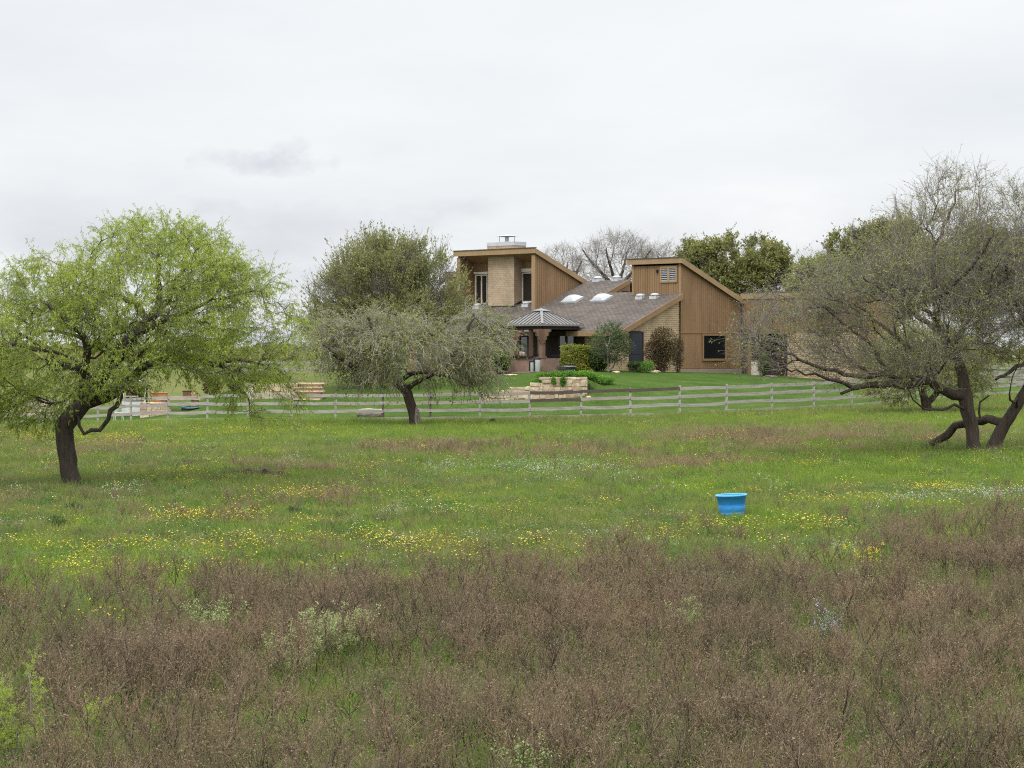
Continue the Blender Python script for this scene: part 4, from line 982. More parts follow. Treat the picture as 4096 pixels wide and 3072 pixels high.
    if leaf is not None and nleaf:
        m = nleaf; b_, d_ = along(TP, m//2, rs, .1)
        if SP is not None: b2, d2 = along(SP, m//2, rs, .2); b_ = np.concatenate([b_, b2]); d_ = np.concatenate([d_, d2])
        if leafnoise:
            k = fbm(b_[:, 0]+.6*b_[:, 1], b_[:, 2]+.4*b_[:, 1], leafnoise[0], seed+5) > leafnoise[1]+rs.randn(len(b_))*.05; b_, d_ = b_[k], d_[k]
        dd = d_*.5+rs.randn(len(b_), 3)*.5+np.array([0, 0, -ldroop]); V, Q = leaves_np(b_, dd, lf[0]*rs.uniform(.6, 1.3, len(b_)), lf[1]*rs.uniform(.7, 1.3, len(b_)), rs)
        npobj(leafpart, V-root, Q, [leaf], e)
    return e
# 1 the fresh green mesquite on the left
tree('mesquite_tree', 'round bright green mesquite with thick leaning dark trunk at left', None, 60,
 [[(72,488,0,16.5),(68,461,0,16.5),(64,438,0,18),(64,426,0,19),(74,414,0,19),(84,403,0,17),(90,392,0,16),(100,377,.1,15),(116,356,.2,14),(131,338,.2,12),(147,321,.2,10.5),(156,309,.2,9)],
  [(156,309,.2,8),(158,294,.3,6.5),(156,265,.4,4.5),(156,239,.5,2.5)],
  [(156,309,.2,8),(168,300,-.1,6.2),(178,284,-.2,4),(190,262,-.2,2.4),(205,245,-.2,1.5)],
  [(147,321,.2,8),(131,303,.5,6),(110,297,.9,4.5),(82,287,1.2,3.2),(58,280,1.4,2)],
  [(131,338,.2,8),(168,318,-.2,6),(189,313,-.3,4.2),(206,303,-.3,3.2),(235,296,-.3,2),(262,292,-.3,1.2)],
  [(84,403,0,13),(105,396,.3,11),(119,388,.5,10),(130,376,.7,9),(146,364,.9,8),(168,359,1.0,7),(194,358,1.0,6),(209,364,1,5.5),(224,371,.9,4.5),(237,386,.8,3.5),(246,402,.8,2.2)],
  [(209,364,1,4.5),(232,361,1.2,3.6),(262,366,1.4,2.6),(285,378,1.4,1.8)],
  [(86,400,0,14),(86,384,-.2,12),(89,368,-.5,9),(92,352,-.8,7.5),(92,340,-1,6),(78,322,-1.4,4),(62,306,-1.8,2.6)],
  [(89,368,-.5,8),(75,366,-.9,7),(62,362,-1.1,6),(58,351,-1.3,5.5),(37,345,-1.5,4.5),(11,347,-1.7,3.5),(-18,352,-1.8,2.6),(-50,362,-1.8,1.8)],
  [(75,366,-.9,4),(66,372,-1.2,3.6),(60,369,-1.3,3.4),(58,360,-1.4,3)],
  [(119,388,.5,6),(121,398,.1,5.5),(117,406,-.1,5),(110,411,-.2,5),(111,421,-.2,4.6),(104,430,-.3,4.4),(94,431,-.3,4.2),(86,434,-.35,3.6),(83,427,-.3,3.4),(80,416,-.2,3)],
  [(168,359,1,4.5),(176,350,1.6,3.8),(196,340,2.2,3),(222,335,2.6,2.2)],
  [(92,352,-.8,6),(84,344,.3,5),(64,334,1.2,3.8),(36,330,1.8,2.8),(8,330,2.2,2)]],
 [(153,292,106,76,.2,3.2),(48,345,96,60,-.3,2.8),(228,325,88,66,.1,2.6),(262,392,46,34,.6,1.2),(26,402,50,28,.3,1.3),(125,352,60,38,-1.2,1.6),(60,292,60,40,0,1.8),(-10,370,60,50,-.3,2.0)],
 2500, 11, M['bark_dark'], M['twig_dark'], M['leaf_mesq'], bf=.30, rtip=.006, twigs=(2, .46, .0045, .16, .10), sub=(3, .24, .0028), nleaf=185000, lf=(.09, .019), ldroop=.75, holes=.40, hs=1.0, leafnoise=(.5, .37), rbase=3.2)
# 2 grey umbrella shaped mesquite in front of the fence
tree('mesquite_tree', 'grey twiggy umbrella shaped mesquite with split trunk just before the fence', None, 108,
 [[(415,430,0,9),(413,413,0,9),(409,400,0,9.5),(405,390,0,10.5),(397,382,0,9.5),(391,375,0,9),(386,365,0,8),(385,352,.1,7),(389,338,.2,5.5),(396,324,.3,4),(402,312,.4,2.6)],
  [(405,390,0,6),(413,384,-.1,5),(425,378,-.2,4.4),(442,368,-.4,5),(455,354,-.5,4.5),(464,341,-.6,4),(470,326,-.7,3),(474,314,-.8,2)],
  [(391,375,0,8),(379,374,-.2,8),(367,372,-.4,6),(352,366,-.6,5),(338,356,-.8,4),(326,345,-1,2.6)],
  [(386,365,0,6),(370,348,.8,4.5),(354,334,1.2,3.4),(340,322,1.5,2.2)],
  [(385,352,0,5),(376,335,-1,4),(370,318,-1.4,2.8)], [(397,382,0,5),(420,372,-1.2,4),(446,376,-1.6,3),(468,384,-1.8,2)],
  [(442,368,-.4,4),(468,358,.8,3.4),(490,346,1.2,2.4)]],
 [(408,347,76,25,0,3.0),(345,352,40,34,-.3,1.8),(480,352,34,38,-.2,1.7),(420,372,62,14,-1,1.6),(474,326,28,16,.2,1.4),(392,322,34,10,.3,1.6)],
 520, 22, M['bark_mid'], M['twig_pale'], M['leaf_olive'], bf=.28, rtip=.009, twigs=(3, 1.0, .012, .13, .26), sub=(2, .55, .0065), nleaf=34000, lf=(.12, .045), ldroop=.4, holes=.48, hs=1.5, upb=.8, rbase=1.9)
# 3 tall brushy tree beside the house
tree('brushy_tree', 'tall olive green brushy tree with upswept branches left of the house', None, 139,
 [[(384,382,0,8),(386,366,0,8),(388,350,0,7.5),(392,330,0,7)],
  [(390,338,0,6),(376,318,.2,5),(360,296,.4,4),(344,274,.5,2.6)], [(392,330,0,6),(390,305,-.2,5),(388,280,-.3,3.6),(386,256,-.4,2)],
  [(392,330,0,6),(408,308,.4,5),(418,284,.5,3.6),(424,262,.6,2)], [(390,338,0,5),(420,326,0,4.5),(444,308,.1,3.4),(458,292,.2,2)],
  [(388,345,0,5),(360,330,-.6,4),(332,312,-.8,3),(314,296,-1,1.8)]],
 [(372,290,46,50,0,3.4),(394,280,34,40,0,2.8),(424,276,26,34,.2,2.2),(336,306,32,30,0,2.2),(444,310,22,24,.2,1.8),(454,296,14,22,-1.0,1.2),(390,325,66,30,-1.6,2.2),(340,330,34,24,-1,1.8)],
 1100, 33, M['bark_mid'], M['twig_grey'], M['leaf_olive'], bf=.75, rtip=.009, twigs=(3, 1.1, .009, .07, -.20), sub=(2, .35, .005), nleaf=100000, lf=(.13, .06), ldroop=-.4, holes=.46, hs=1.4, upb=.6, rbase=1.5, leafnoise=(.9, .40))
# 4 right mesquite with a long low limb
tree('mesquite_tree', 'big grey brown mesquite with straight trunk and long low limb reaching left', None, 70,
 [[(974.8,456,0,13),(973,440,0,12.5),(971,424,0,13),(968,410,0,14),(966,396,0,15),(964,388,0,11),(963,376,0,10),(958,362,0,10),(950,350,.1,9),(944,334,.2,8),(938,318,.3,7),(937,301,.3,6),(936,272,.4,5),(938,243,.5,4)],
  [(938,243,.5,3.6),(948,225,.6,3),(956,211,.7,2.4),(960,190,.8,1.6)],
  [(966,397,0,11),(954,394,-.1,10),(940,389,-.2,9),(928,381,-.3,8),(913,383,-.5,7.5),(900,385,-.6,7),(886,384,-.8,6.5),(864,384,-1,6),(848,388,-1.1,5),(835,393,-1.2,3)],
  [(928,381,-.3,7),(927,366,-.2,7),(922,358,-.1,6),(908,346,0,5),(888,330,0,4),(868,312,.1,3)],
  [(900,385,-.6,5),(892,377,-.7,5),(884,373,-.8,5),(873,375,-.9,5),(850,376,-1,4.5),(830,371,-1.1,4),(812,366,-1.2,3.4),(786,356,-1.3,2.6),(758,347,-1.4,1.8)],
  [(884,373,-.8,4),(872,352,-.6,3.5),(852,332,-.5,3),(828,312,-.4,2.2)], [(960,409,0,3),(952,405.5,-.3,3),(939,409,-.6,2.6),(918,406,-.9,2),(906,399,-1.2,1.4)],
  [(950,350,.1,7),(962,335,.8,5),(978,318,1.2,4),(992,298,1.4,3)], [(944,334,.2,6),(925,316,1.2,5),(905,292,1.8,4),(890,268,2,2.6)],
  [(937,301,.3,5),(955,280,-.8,4),(972,258,-1.2,3),(984,238,-1.4,2)], [(848,388,-1.1,4),(830,380,-1.4,3),(806,374,-1.6,2.2),(776,366,-1.8,1.5)],
  [(938,318,.3,5),(915,310,-1.4,4),(880,296,-2,3),(852,280,-2.2,2)]],
 [(895,318,96,62,0,3.6),(940,262,76,58,.2,3.2),(958,198,36,32,.5,1.7),(800,340,74,36,-.8,2.0),(860,296,64,40,0,2.6),(990,300,50,70,.2,2.6),(880,362,80,24,-1,2.0),(770,322,40,32,-.6,1.6)],
 1900, 44, M['bark_mid'], M['twig_grey'], M['leaf_spring'], bf=.42, rtip=.0078, twigs=(3, .72, .0062, .13, -.04), sub=(2, .36, .0042), nleaf=33000, lf=(.09, .028), ldroop=.4, holes=.45, hs=1.15, upb=.3, rbase=3.0, leafnoise=(.8, .42))
# 5 leaning mesquite with a limb lying on the ground
tree('mesquite_tree', 'leaning mesquite trunk at the right edge with one limb drooping to the ground', None, 70.8,
 [[(991,455,0,15),(993,447,0,13.5),(997,438,0,12.5),(1005,423,0,11.5),(1017,405,0,11),(1027,390,.1,10),(1036,370,.2,9),(1044,345,.4,8),(1050,315,.6,6),(1056,285,.8,4.5)],
  [(1003,426,0,9),(994,419.5,.3,8.5),(986,421.5,.8,8),(975,423.5,1.3,8),(966,427,1.6,8),(958,436,1.8,8.5),(950,443,1.9,7.5),(942,447,2,6.5)],
  [(1036,370,.2,6),(1022,362,-.5,5),(1010,368,-1,4),(996,374,-1.3,3.4),(985,379,-1.6,2.4)], [(1017,405,0,3.4),(1010,403,-.6,3),(1003,400,-1,2.4),(1001,394,-1.2,1.8)],
  [(986,421,.8,2.8),(985,413,.8,2.4),(986,404,.9,2.2),(996,396,1,1.6)], [(1044,345,.4,6),(1022,318,-.2,5),(1006,290,-.6,4),(1000,262,-.9,2.6)],
  [(1050,315,.6,5),(1075,290,.8,4),(1098,268,1,3)]],
 [(1072,275,82,76,.3,3.4),(1030,215,42,40,.2,1.9),(1015,330,46,44,-.6,2.0),(1100,340,60,40,0,2.5)],
 1100, 55, M['bark_mid'], M['twig_grey'], M['leaf_spring'], bf=.42, rtip=.0065, twigs=(3, .62, .0052, .16, 0), sub=(3, .34, .0034), nleaf=22000, lf=(.09, .026), ldroop=.4, holes=.40, hs=1.0, upb=.3, rbase=3.2, leafnoise=(.8, .42))
# 6 small two forked tree before the fence, behind the big one
tree('forked_tree', 'small fork trunked tree with yellow green leaves before the right end of the fence', None, 110,
 [[(927,417,0,10),(926,404,0,9),(924,396,0,7),(919,386,0,5),(912,374,-.3,4),(905,360,-.5,2.6)], [(926,404,0,7),(934,397,.2,6),(940,389,.4,5),(948,376,.6,3.6),(956,360,.8,2.4)], [(924,396,0,4),(927,380,.5,3.4),(930,362,.8,2.4)]],
 [(928,358,58,30,0,2.6),(890,384,30,18,-.6,1.4),(965,372,30,22,.4,1.5)],
 500, 66, M['bark_mid'], M['twig_grey'], M['leaf_spring'], bf=.35, rtip=.009, twigs=(3, .7, .007, .16, .05), sub=(3, .4, .0045), nleaf=26000, lf=(.12, .05), ldroop=.4, holes=.3, hs=1.1, rbase=1.0)
# trees behind the house
def oak(px, row, rx, ry, Y, seed, label, leaf, nl, base_row=370, natt=700, lf=(.20, .10), shell=.5, tw='twig_dark', nm='oak_tree'):
    l0 = [(px, base_row, 0, 9), (px+2, row+ry*.9, 0, 8), (px+1, row+ry*.45, 0, 7)]
    ls = [l0]+[[(px+1, row+ry*.5, 0, 6), (px+a*rx*.3, row+ry*.2, b, 4.5), (px+a*rx*.55, row-ry*.2, b*1.8, 3), (px+a*rx*.7, row-ry*.45, b*2.4, 1.8)] for a, b in ((-1, .3), (-.5, -.8), (0.1, .9), (.5, -.4), (1, .4), (-.9, .9))]
    rs = np.random.RandomState(seed); sc = Y/F
    bl = [(px, row, rx*.8, ry*.85, 0, rx*sc*.7)]
    for k in range(7):
        a = rs.uniform(-.3, math.pi+.3); bl.append((px+math.cos(a)*rx*.62, row-math.sin(a)*ry*.55, rx*.38, ry*.36, rs.uniform(-1, 1)*rx*sc*.35, rx*sc*.3))
    return tree(nm, label, None, Y, ls, bl, natt, seed, M['bark_dark'], M[tw], leaf, bf=.5, rtip=.012, twigs=(3, .8, .010, .15, -.05), sub=(3, .4, .007), nleaf=nl, lf=lf, ldroop=.0, holes=.42, hs=1.8, upb=.3, rbase=(370-row-ry*.5)*sc, leafnoise=(1.2, .40), shell=shell)
oak(735, 278, 62, 50, 176, 71, 'dense dark green live oak rising behind the right pop up roof', M['leaf_oak'], 80000)
oak(885, 274, 74, 58, 168, 72, 'broad green oak behind the big grey mesquite on the right', M['leaf_oak'], 90000, natt=1000)
oak(978, 276, 56, 52, 172, 73, 'round green oak farthest right behind the mesquites', M['leaf_oak'], 50000, natt=700)
oak(822, 296, 34, 40, 160, 74, 'smaller yellow green tree between the two big oaks', M['leaf_olive'], 30000, natt=500, nm='leafy_tree')
def bare(px, row, rx, ry, Y, seed, label, lean=0, natt=600):
    l0 = [(px, 340, 0, 6), (px+lean*.2, 300, 0, 5.5), (px+lean*.4, row+ry*.75, 0, 5)]
    ls = [l0]+[[(px+lean*.4, row+ry*.8, 0, 4), (px+lean*.5+a*rx*.35, row+ry*.3, b, 3), (px+lean+a*rx*.62, row-ry*.1, b*1.8, 2), (px+lean+a*rx*.8, row-ry*.45, b*2, 1.2)] for a, b in ((-1, .3), (-.35, -.8), (.35, .8), (1, -.3))]
    return tree('bare_tree', label, 'bare trees behind the house', Y, ls, [(px+lean, row, rx, ry, 0, rx*Y/F*.7)], natt, seed, M['bark_mid'], M['twig_pale'], None, bf=.5, rtip=.010, twigs=(2, .7, .0085, .2, -.02), sub=(3, .4, .006), holes=.3, hs=1.6, upb=.4, rbase=(340-row-ry)*Y/F, shell=.4)
bare(617, 264, 42, 31, 178, 81, 'largest leafless tree spreading behind the roof ridge'); bare(567, 274, 26, 28, 184, 82, 'leafless tree just right of the tower roof', -6, 400); bare(660, 268, 26, 24, 188, 83, 'leafless tree behind the right pop up roof next to the oak', 4, 400)
# pale hollow on the split trunk of the umbrella tree
tr2 = [o for o in SC.objects if o.get('label', '').startswith('grey twiggy')][0]
b = MB(); c0 = P(416.2, 413.5, 107.86)-tr2.location; vs = []; fs = []; n = 10; K = 8; rr = random.Random(3)
M['deadwood'] = mat('pale_dead_wood', (.42, .36, .29), (.08, .06, .05), 6, .9, sc3=(2, 2, .4), bmp=.5)
for k in range(K):
    f = k/(K-1); w_ = .13*math.sin(math.pi*(.12+.8*f))+.02
    for i in range(n):
        a = 2*math.pi*i/n; vs.append(c0+Vector((w_*math.cos(a)+.05*math.sin(f*3), w_*.8*math.sin(a), (.5-f)*-1.0-.2+rr.uniform(-.02, .02))))
for k in range(K-1):
    for i in range(n): fs.append((k*n+i, k*n+(i+1) % n, (k+1)*n+(i+1) % n, (k+1)*n+i))
b.add(vs, fs, 0, True); b.add(vs[-n:], [tuple(range(n))]); b.build('dead_wood', M['deadwood'], tr2)

# ---------------------------------------------------------------- shrubs
def shrub(name, label, cat, px, row, w, h, Y, leaf, nl, seed, lf=(.09, .05), stems=6, stemc='twig_dark', top=.0, box=False, dpt=None, group=None, droop=.1, base_z=None, hollow=.0, part='foliage', bottom=.0):
    rs = np.random.RandomState(seed); sc = Y/F; x = (px-512)*sc; z = g1(x, Y) if base_z is None else base_z; W_, H_ = w*sc, h*sc; D_ = dpt or W_*.7
    e = empty(name, (x, Y, z), label, cat, group)
    if box: q = rs.uniform(-1, 1, (nl*2, 3)); q[:, 2] = rs.uniform(bottom*2-1, 1, nl*2); ed = np.abs(q).max(1); k = rs.rand(nl*2) < ed**3; q = q[k][:nl]
    else: q = norm(rs.randn(nl, 3))*(rs.rand(nl, 1)**.45); q = q[q[:, 2] > bottom*2-1]
    pts = q*np.array([W_/2, D_/2, H_/2])+np.array([0, 0, H_/2])
    s = .22+.12*min(W_, H_); nz = fbm(pts[:, 0]+pts[:, 1]*.7+x, pts[:, 2]+pts[:, 1]*.3, s*2, seed); pts = pts*(1+(nz[:, None]-.5)*.35); pts = pts[nz > .36+hollow*.2]; pts = pts[pts[:, 2] > .02]
    # stems reaching into the crown
    m = stems; bs = np.stack([rs.uniform(-.12, .12, m)*W_, rs.uniform(-.12, .12, m)*D_, np.zeros(m)], -1); tg = norm(rs.randn(m, 3)*np.array([.5, .5, .15])+np.array([0, 0, .9]))*np.array([W_*.7, D_*.7, H_*.8]); ln = np.linalg.norm(tg, axis=1)
    SPt, SRd = strands(bs, tg, ln*.9, np.full(m, .012+.006*H_), rs, .10, 0, 5); m2 = stems*9; b_, d_ = along(SPt, m2, rs, .25); S2, R2 = strands(b_, d_+rs.randn(m2, 3)*.6, np.full(m2, .28*H_)*rs.uniform(.5, 1.2, m2), np.full(m2, .006), rs, .15, 0, 4)
    V, Q = join([tubes_np(SPt, SRd), tubes_np(S2, R2)]); npobj('stems', V, Q, [M[stemc]], e)
    V, Q = leaves_np(pts, rs.randn(len(pts), 3)+np.array([0, 0, -droop]), lf[0]*rs.uniform(.6, 1.4, len(pts)), lf[1]*rs.uniform(.6, 1.4, len(pts)), rs); npobj(part, V, Q, [leaf], e)
    return e
shrub('clipped_hedge', 'golden green boxy hedge right of the porch pavilion', 'hedge', 575, 371, 29, 26, 144.6, M['leaf_hedgey'], 9000, 1, (.11, .07), 10, box=True, dpt=1.3)
shrub('dark_shrub', 'dense dark green shrub between the golden hedge and the small tree', 'shrub', 598, 371.5, 25, 27, 144.4, M['leaf_dark'], 7000, 2, (.12, .08), 8, dpt=1.5)
tree('small_tree', 'small dark leaved twin stemmed tree against the eave corner', None, 143.5,
 [[(608,371.5,0,1.8),(608.5,360,0,1.7),(607,348,0,1.6),(604,338,0,1.2)], [(613,371.5,.2,1.5),(616,360,.2,1.4),(618,350,.3,1.3),(617,340,.3,1)], [(607,348,0,1.2),(611,338,0,1.1),(612,328,0,.8)]],
 [(607,344,16,17,0,1.0),(618,346,12,16,.2,.8),(612,330,8,8,0,.6)], 260, 88, M['twig_pale'], M['twig_grey'], M['leaf_dark'], rtip=.007, twigs=(3, .4, .006, .15, 0), sub=(2, .2, .004), nleaf=5500, lf=(.11, .055), ldroop=0, holes=.38, rbase=1.2)
shrub('leafy_bush', 'tall reddish brown climbing bush on the brick wall right of the door', 'bush', 661, 372, 34, 46, 145.2, M['leaf_red'], 7500, 4, (.10, .06), 16, dpt=1.3, hollow=.15)
shrub('leafy_bush', 'narrow reddish bush at the corner of brick wall and brown siding', 'bush', 678, 372, 13, 40, 147.2, M['leaf_red'], 1500, 5, (.10, .06), 8, dpt=.8, hollow=.35)
shrub('low_bush', 'low green bush in front of the slate door', 'bush', 636, 372, 22, 11, 143.8, M['leaf_dark'], 3500, 6, (.09, .05), 8, dpt=1.2)
shrub('low_bush', 'low green tuft between the door and the reddish bush', 'bush', 648, 372.5, 14, 13, 143.2, M['leaf_bright'], 1200, 16, (.08, .04), 8, dpt=.9, hollow=.3)
shrub('dark_shrub', 'dark green shrub at the left end of the porch bar', 'shrub', 500, 374, 20, 26, 147, M['leaf_dark'], 5000, 7, (.11, .07), 8, dpt=1.4)
shrub('dry_bush', 'small bare reddish bush at the foot of the porch low wall', 'bush', 561, 371.5, 10, 13, 142.5, M['leaf_red'], 250, 8, (.05, .02), 26, 'twig_dark', dpt=.7)
shrub('dark_shrub', 'round dark green bush below the house windows behind the umbrella tree', 'shrub', 470, 378, 34, 18, 146, M['leaf_dark'], 5000, 9, (.11, .07), 8)
shrub('dark_shrub', 'dark evergreen bush left of the trunk of the brushy tree', 'shrub', 365, 379, 32, 22, 140, M['leaf_dark'], 5000, 10, (.11, .07), 8)
shrub('low_bush', 'small round green bush at the right end of the stone wall', 'bush', 590.3, 387, 9.5, 9, 126, M['leaf_bright'], 1500, 11, (.07, .04), 6, dpt=.5)
shrub('low_bush', 'long low green bushes on the slope behind the terrace wall', 'bush', 262, 377.5, 62, 8, 146, M['leaf_dark'], 4500, 12, (.10, .06), 14, dpt=1.2)
shrub('leafy_bush', 'rusty brown bush left of the terrace wall under the green tree', 'bush', 233, 400, 22, 26, 131.4, M['leaf_red'], 3500, 13, (.10, .06), 10, dpt=1.0)
shrub('leafy_bush', 'brown leafy bush behind the slab bench', 'bush', 212, 398, 20, 18, 132.5, M['leaf_red'], 2500, 17, (.10, .06), 8, dpt=1.0)
shrub('low_bush', 'dark green bush in the shade before the right wing', 'bush', 764, 374, 14, 24, 149.5, M['leaf_dark'], 2500, 14, (.09, .05), 8, dpt=1)
shrub('low_bush', 'scrubby grey green bush left of the grounded limb', 'bush', 933, 452, 28, 16, 71.5, M['leaf_olive'], 1300, 15, (.05, .025), 14, dpt=.8, hollow=.3)
for k, (px, row, w_, h_, lf_, lab) in enumerate([(77, 507, 30, 13, 'leaf_dark', 'dark green clump in the meadow below the leaning trunk at left'), (187, 461, 34, 13, 'leaf_olive', 'olive brown clump in the meadow above the earth lip'), (296, 512, 20, 13, 'leaf_dark', 'small dark clump among yellow flowers left of centre'), (484, 511, 14, 8, 'leaf_dark', 'small dark tuft in the middle of the meadow'), (56, 524, 26, 14, 'leaf_dark', 'dark straggly clump near the left edge of the meadow'), (142, 440, 9, 13, 'leaf_olive', 'narrow grey green plant standing in the meadow right of the trunk'), (493, 421.5, 8, 7, 'leaf_dark', 'small dark bush at the foot of the fence near centre'), (645, 428, 26, 6, 'leaf_olive', 'low olive clump before the fence right of centre'), (830, 499, 24, 9, 'leaf_dark', 'low green clump right of the blue tub'), (560, 458, 22, 6, 'leaf_dark', 'flat dark green clump in the upper middle meadow')]):
    Yk = 3.3*F/(row-HR)
    shrub('meadow_clump', lab, 'bush', px, row, w_, h_, Yk, M[lf_], 900, 500+k, (.045, .02), 14, dpt=w_*Yk/F*.6, hollow=.3)
# green cover on the bank above the stone wall: nobody could count it
rs = np.random.RandomState(77); parts = []
for px, row, w_, h_, Yq in [(543,378,16,7,127.6),(556,377,22,8,127.4),(570,377,24,9,127.2),(585,377,24,9,127.0),(598,378,22,10,127.4),(606,380,18,9,127.8),(536,380,12,5,127.8),(562,374,40,6,130),(590,374,36,6,130),(553.5,379.5,5,8,125.55),(563,381,6,10,125.5)]:
    sc = Yq/F; x = (px-512)*sc; z = g1(x, Yq) if Yq > 126 else CZ-(row+4-HR)*sc; nl = int(w_*h_*9); q = norm(rs.randn(nl, 3))*(rs.rand(nl, 1)**.4)
    p = q*np.array([w_*sc/2, .55 if Yq > 126 else .12, h_*sc*.5])+np.array([x, Yq, z+h_*sc*.35]); parts.append(leaves_np(p, rs.randn(nl, 3)+np.array([0, 0, .3]), .09*rs.uniform(.6, 1.4, nl), .045*rs.uniform(.6, 1.4, nl), rs))
V, Q = join(parts); c0 = V.mean(0); o_ = npobj('bank_groundcover', V-c0, Q, [M['leaf_bright']]); o_.location = c0
tag(o_, 'bright green trailing ground cover along the top of the stone wall', 'ground cover', kind='stuff')
# far tree line
parts = []
for k in range(120):
    Yq = rs.uniform(480, 700); x = rs.uniform(-.3, .3)*Yq; h = rs.uniform(3, 6.0); w_ = rs.uniform(8, 20); nl = 110; q = norm(rs.randn(nl, 3)); p = q*np.array([w_/2, 3, h/2])+np.array([x, Yq, h/2-.6]); parts.append(leaves_np(p, rs.randn(nl, 3), np.full(nl, 2.2), np.full(nl, 1.6), rs))
V, Q = join(parts); o_ = npobj('distant_woods', V, Q, [M['leaf_oak']]); tag(o_, 'low dark line of distant woods on the horizon', 'woods', kind='stuff')
# ---------------------------------------------------------------- meadow plants
def kinds(name, meshes):
    c = bpy.data.collections.new(name)
    for i, me in enumerate(meshes): c.objects.link(bpy.data.objects.new('%s_%02d' % (name, i), me))
    return c
def scatter(name, label, cat, pts, scl, idx, coll, rs, tilt=.12, mats=None):
    me = bpy.data.meshes.new(name); me.vertices.add(len(pts)); me.vertices.foreach_set('co', np.asarray(pts, np.float32).ravel())
    a = me.attributes.new('rot', 'FLOAT_VECTOR', 'POINT'); rot = np.stack([rs.randn(len(pts))*tilt, rs.randn(len(pts))*tilt, rs.rand(len(pts))*6.283], -1).astype(np.float32); a.data.foreach_set('vector', rot.ravel())
    a = me.attributes.new('scl', 'FLOAT', 'POINT'); a.data.foreach_set('value', np.asarray(scl, np.float32))
    a = me.attributes.new('idx', 'INT', 'POINT'); a.data.foreach_set('value', np.asarray(idx, np.int32)); me.update()
    o = link(bpy.data.objects.new(name, me)); tag(o, label, cat, kind='stuff')
    g = bpy.data.node_groups.new(name+'_scatter', 'GeometryNodeTree'); g.interface.new_socket('Geometry', in_out='INPUT', socket_type='NodeSocketGeometry'); g.interface.new_socket('Geometry', in_out='OUTPUT', socket_type='NodeSocketGeometry')
    gi = g.nodes.new('NodeGroupInput'); go = g.nodes.new('NodeGroupOutput'); ip = g.nodes.new('GeometryNodeInstanceOnPoints'); ci = g.nodes.new('GeometryNodeCollectionInfo')
    ci.inputs['Collection'].default_value = coll; ci.inputs['Separate Children'].default_value = True; ci.inputs['Reset Children'].default_value = True
    def na(n, ty):
        q = g.nodes.new('GeometryNodeInputNamedAttribute'); q.data_type = ty; q.inputs['Name'].default_value = n; return q.outputs['Attribute']
    g.links.new(gi.outputs[0], ip.inputs['Points']); g.links.new(ci.outputs[0], ip.inputs['Instance']); ip.inputs['Pick Instance'].default_value = True
    g.links.new(na('idx', 'INT'), ip.inputs['Instance Index']); g.links.new(na('rot', 'FLOAT_VECTOR'), ip.inputs['Rotation']); g.links.new(na('scl', 'FLOAT'), ip.inputs['Scale'])
    g.links.new(ip.outputs[0], go.inputs[0]); md = o.modifiers.new('scatter', 'NODES'); md.node_group = g; return o
M['weed_stem'] = plantmat('weed_stem', [(.03, .023, .018), (.065, .05, .038), (.11, .086, .066)], 0)
M['weed_twig'] = plantmat('weed_twig', [(.124, .09, .056), (.29, .215, .14), (.19, .14, .092), (.40, .31, .21)], .2, vary=((.66, .80, .66), (1.2, 1.12, 1.08)))
M['weed_green'] = plantmat('weed_green_twig', [(.16, .17, .07), (.27, .27, .13), (.21, .22, .09)], .3)
M['g_lush'] = plantmat('lush_grass', [(.125, .195, .032), (.225, .31, .055), (.175, .25, .045), (.34, .41, .10)], .4, vary=((.70, .80, .8), (1.25, 1.15, 1.1)))
M['g_dull'] = plantmat('dull_grass', [(.105, .14, .038), (.175, .215, .062), (.25, .265, .105), (.14, .18, .05)], .4, vary=((.66, .78, .7), (1.35, 1.18, 1.1)))
M['g_tan'] = plantmat('tan_grass', [(.24, .17, .10), (.34, .26, .16), (.20, .13, .08), (.28, .25, .12)], .3)
M['forb'] = plantmat('forb_leaf', [(.07, .14, .03), (.13, .23, .05), (.10, .18, .04), (.21, .31, .085)], .35, vary=((.75, .85, .8), (1.2, 1.15, 1.1)))
M['forb_grey'] = plantmat('grey_forb_leaf', [(.13, .19, .09), (.20, .27, .13), (.16, .23, .10)], .35)
M['yellow'] = plantmat('yellow_petal', [(.70, .50, .03), (.85, .66, .06), (.80, .72, .14)], .3)
M['whitef'] = plantmat('white_petal', [(.62, .66, .50), (.75, .76, .68), (.55, .60, .38)], .3)
M['lilac'] = plantmat('lilac_petal', [(.42, .36, .58), (.55, .50, .70)], .3)
M['cream_leaf'] = plantmat('cream_green_leaf', [(.28, .34, .13), (.42, .47, .22), (.35, .41, .17), (.52, .55, .32)], .35)
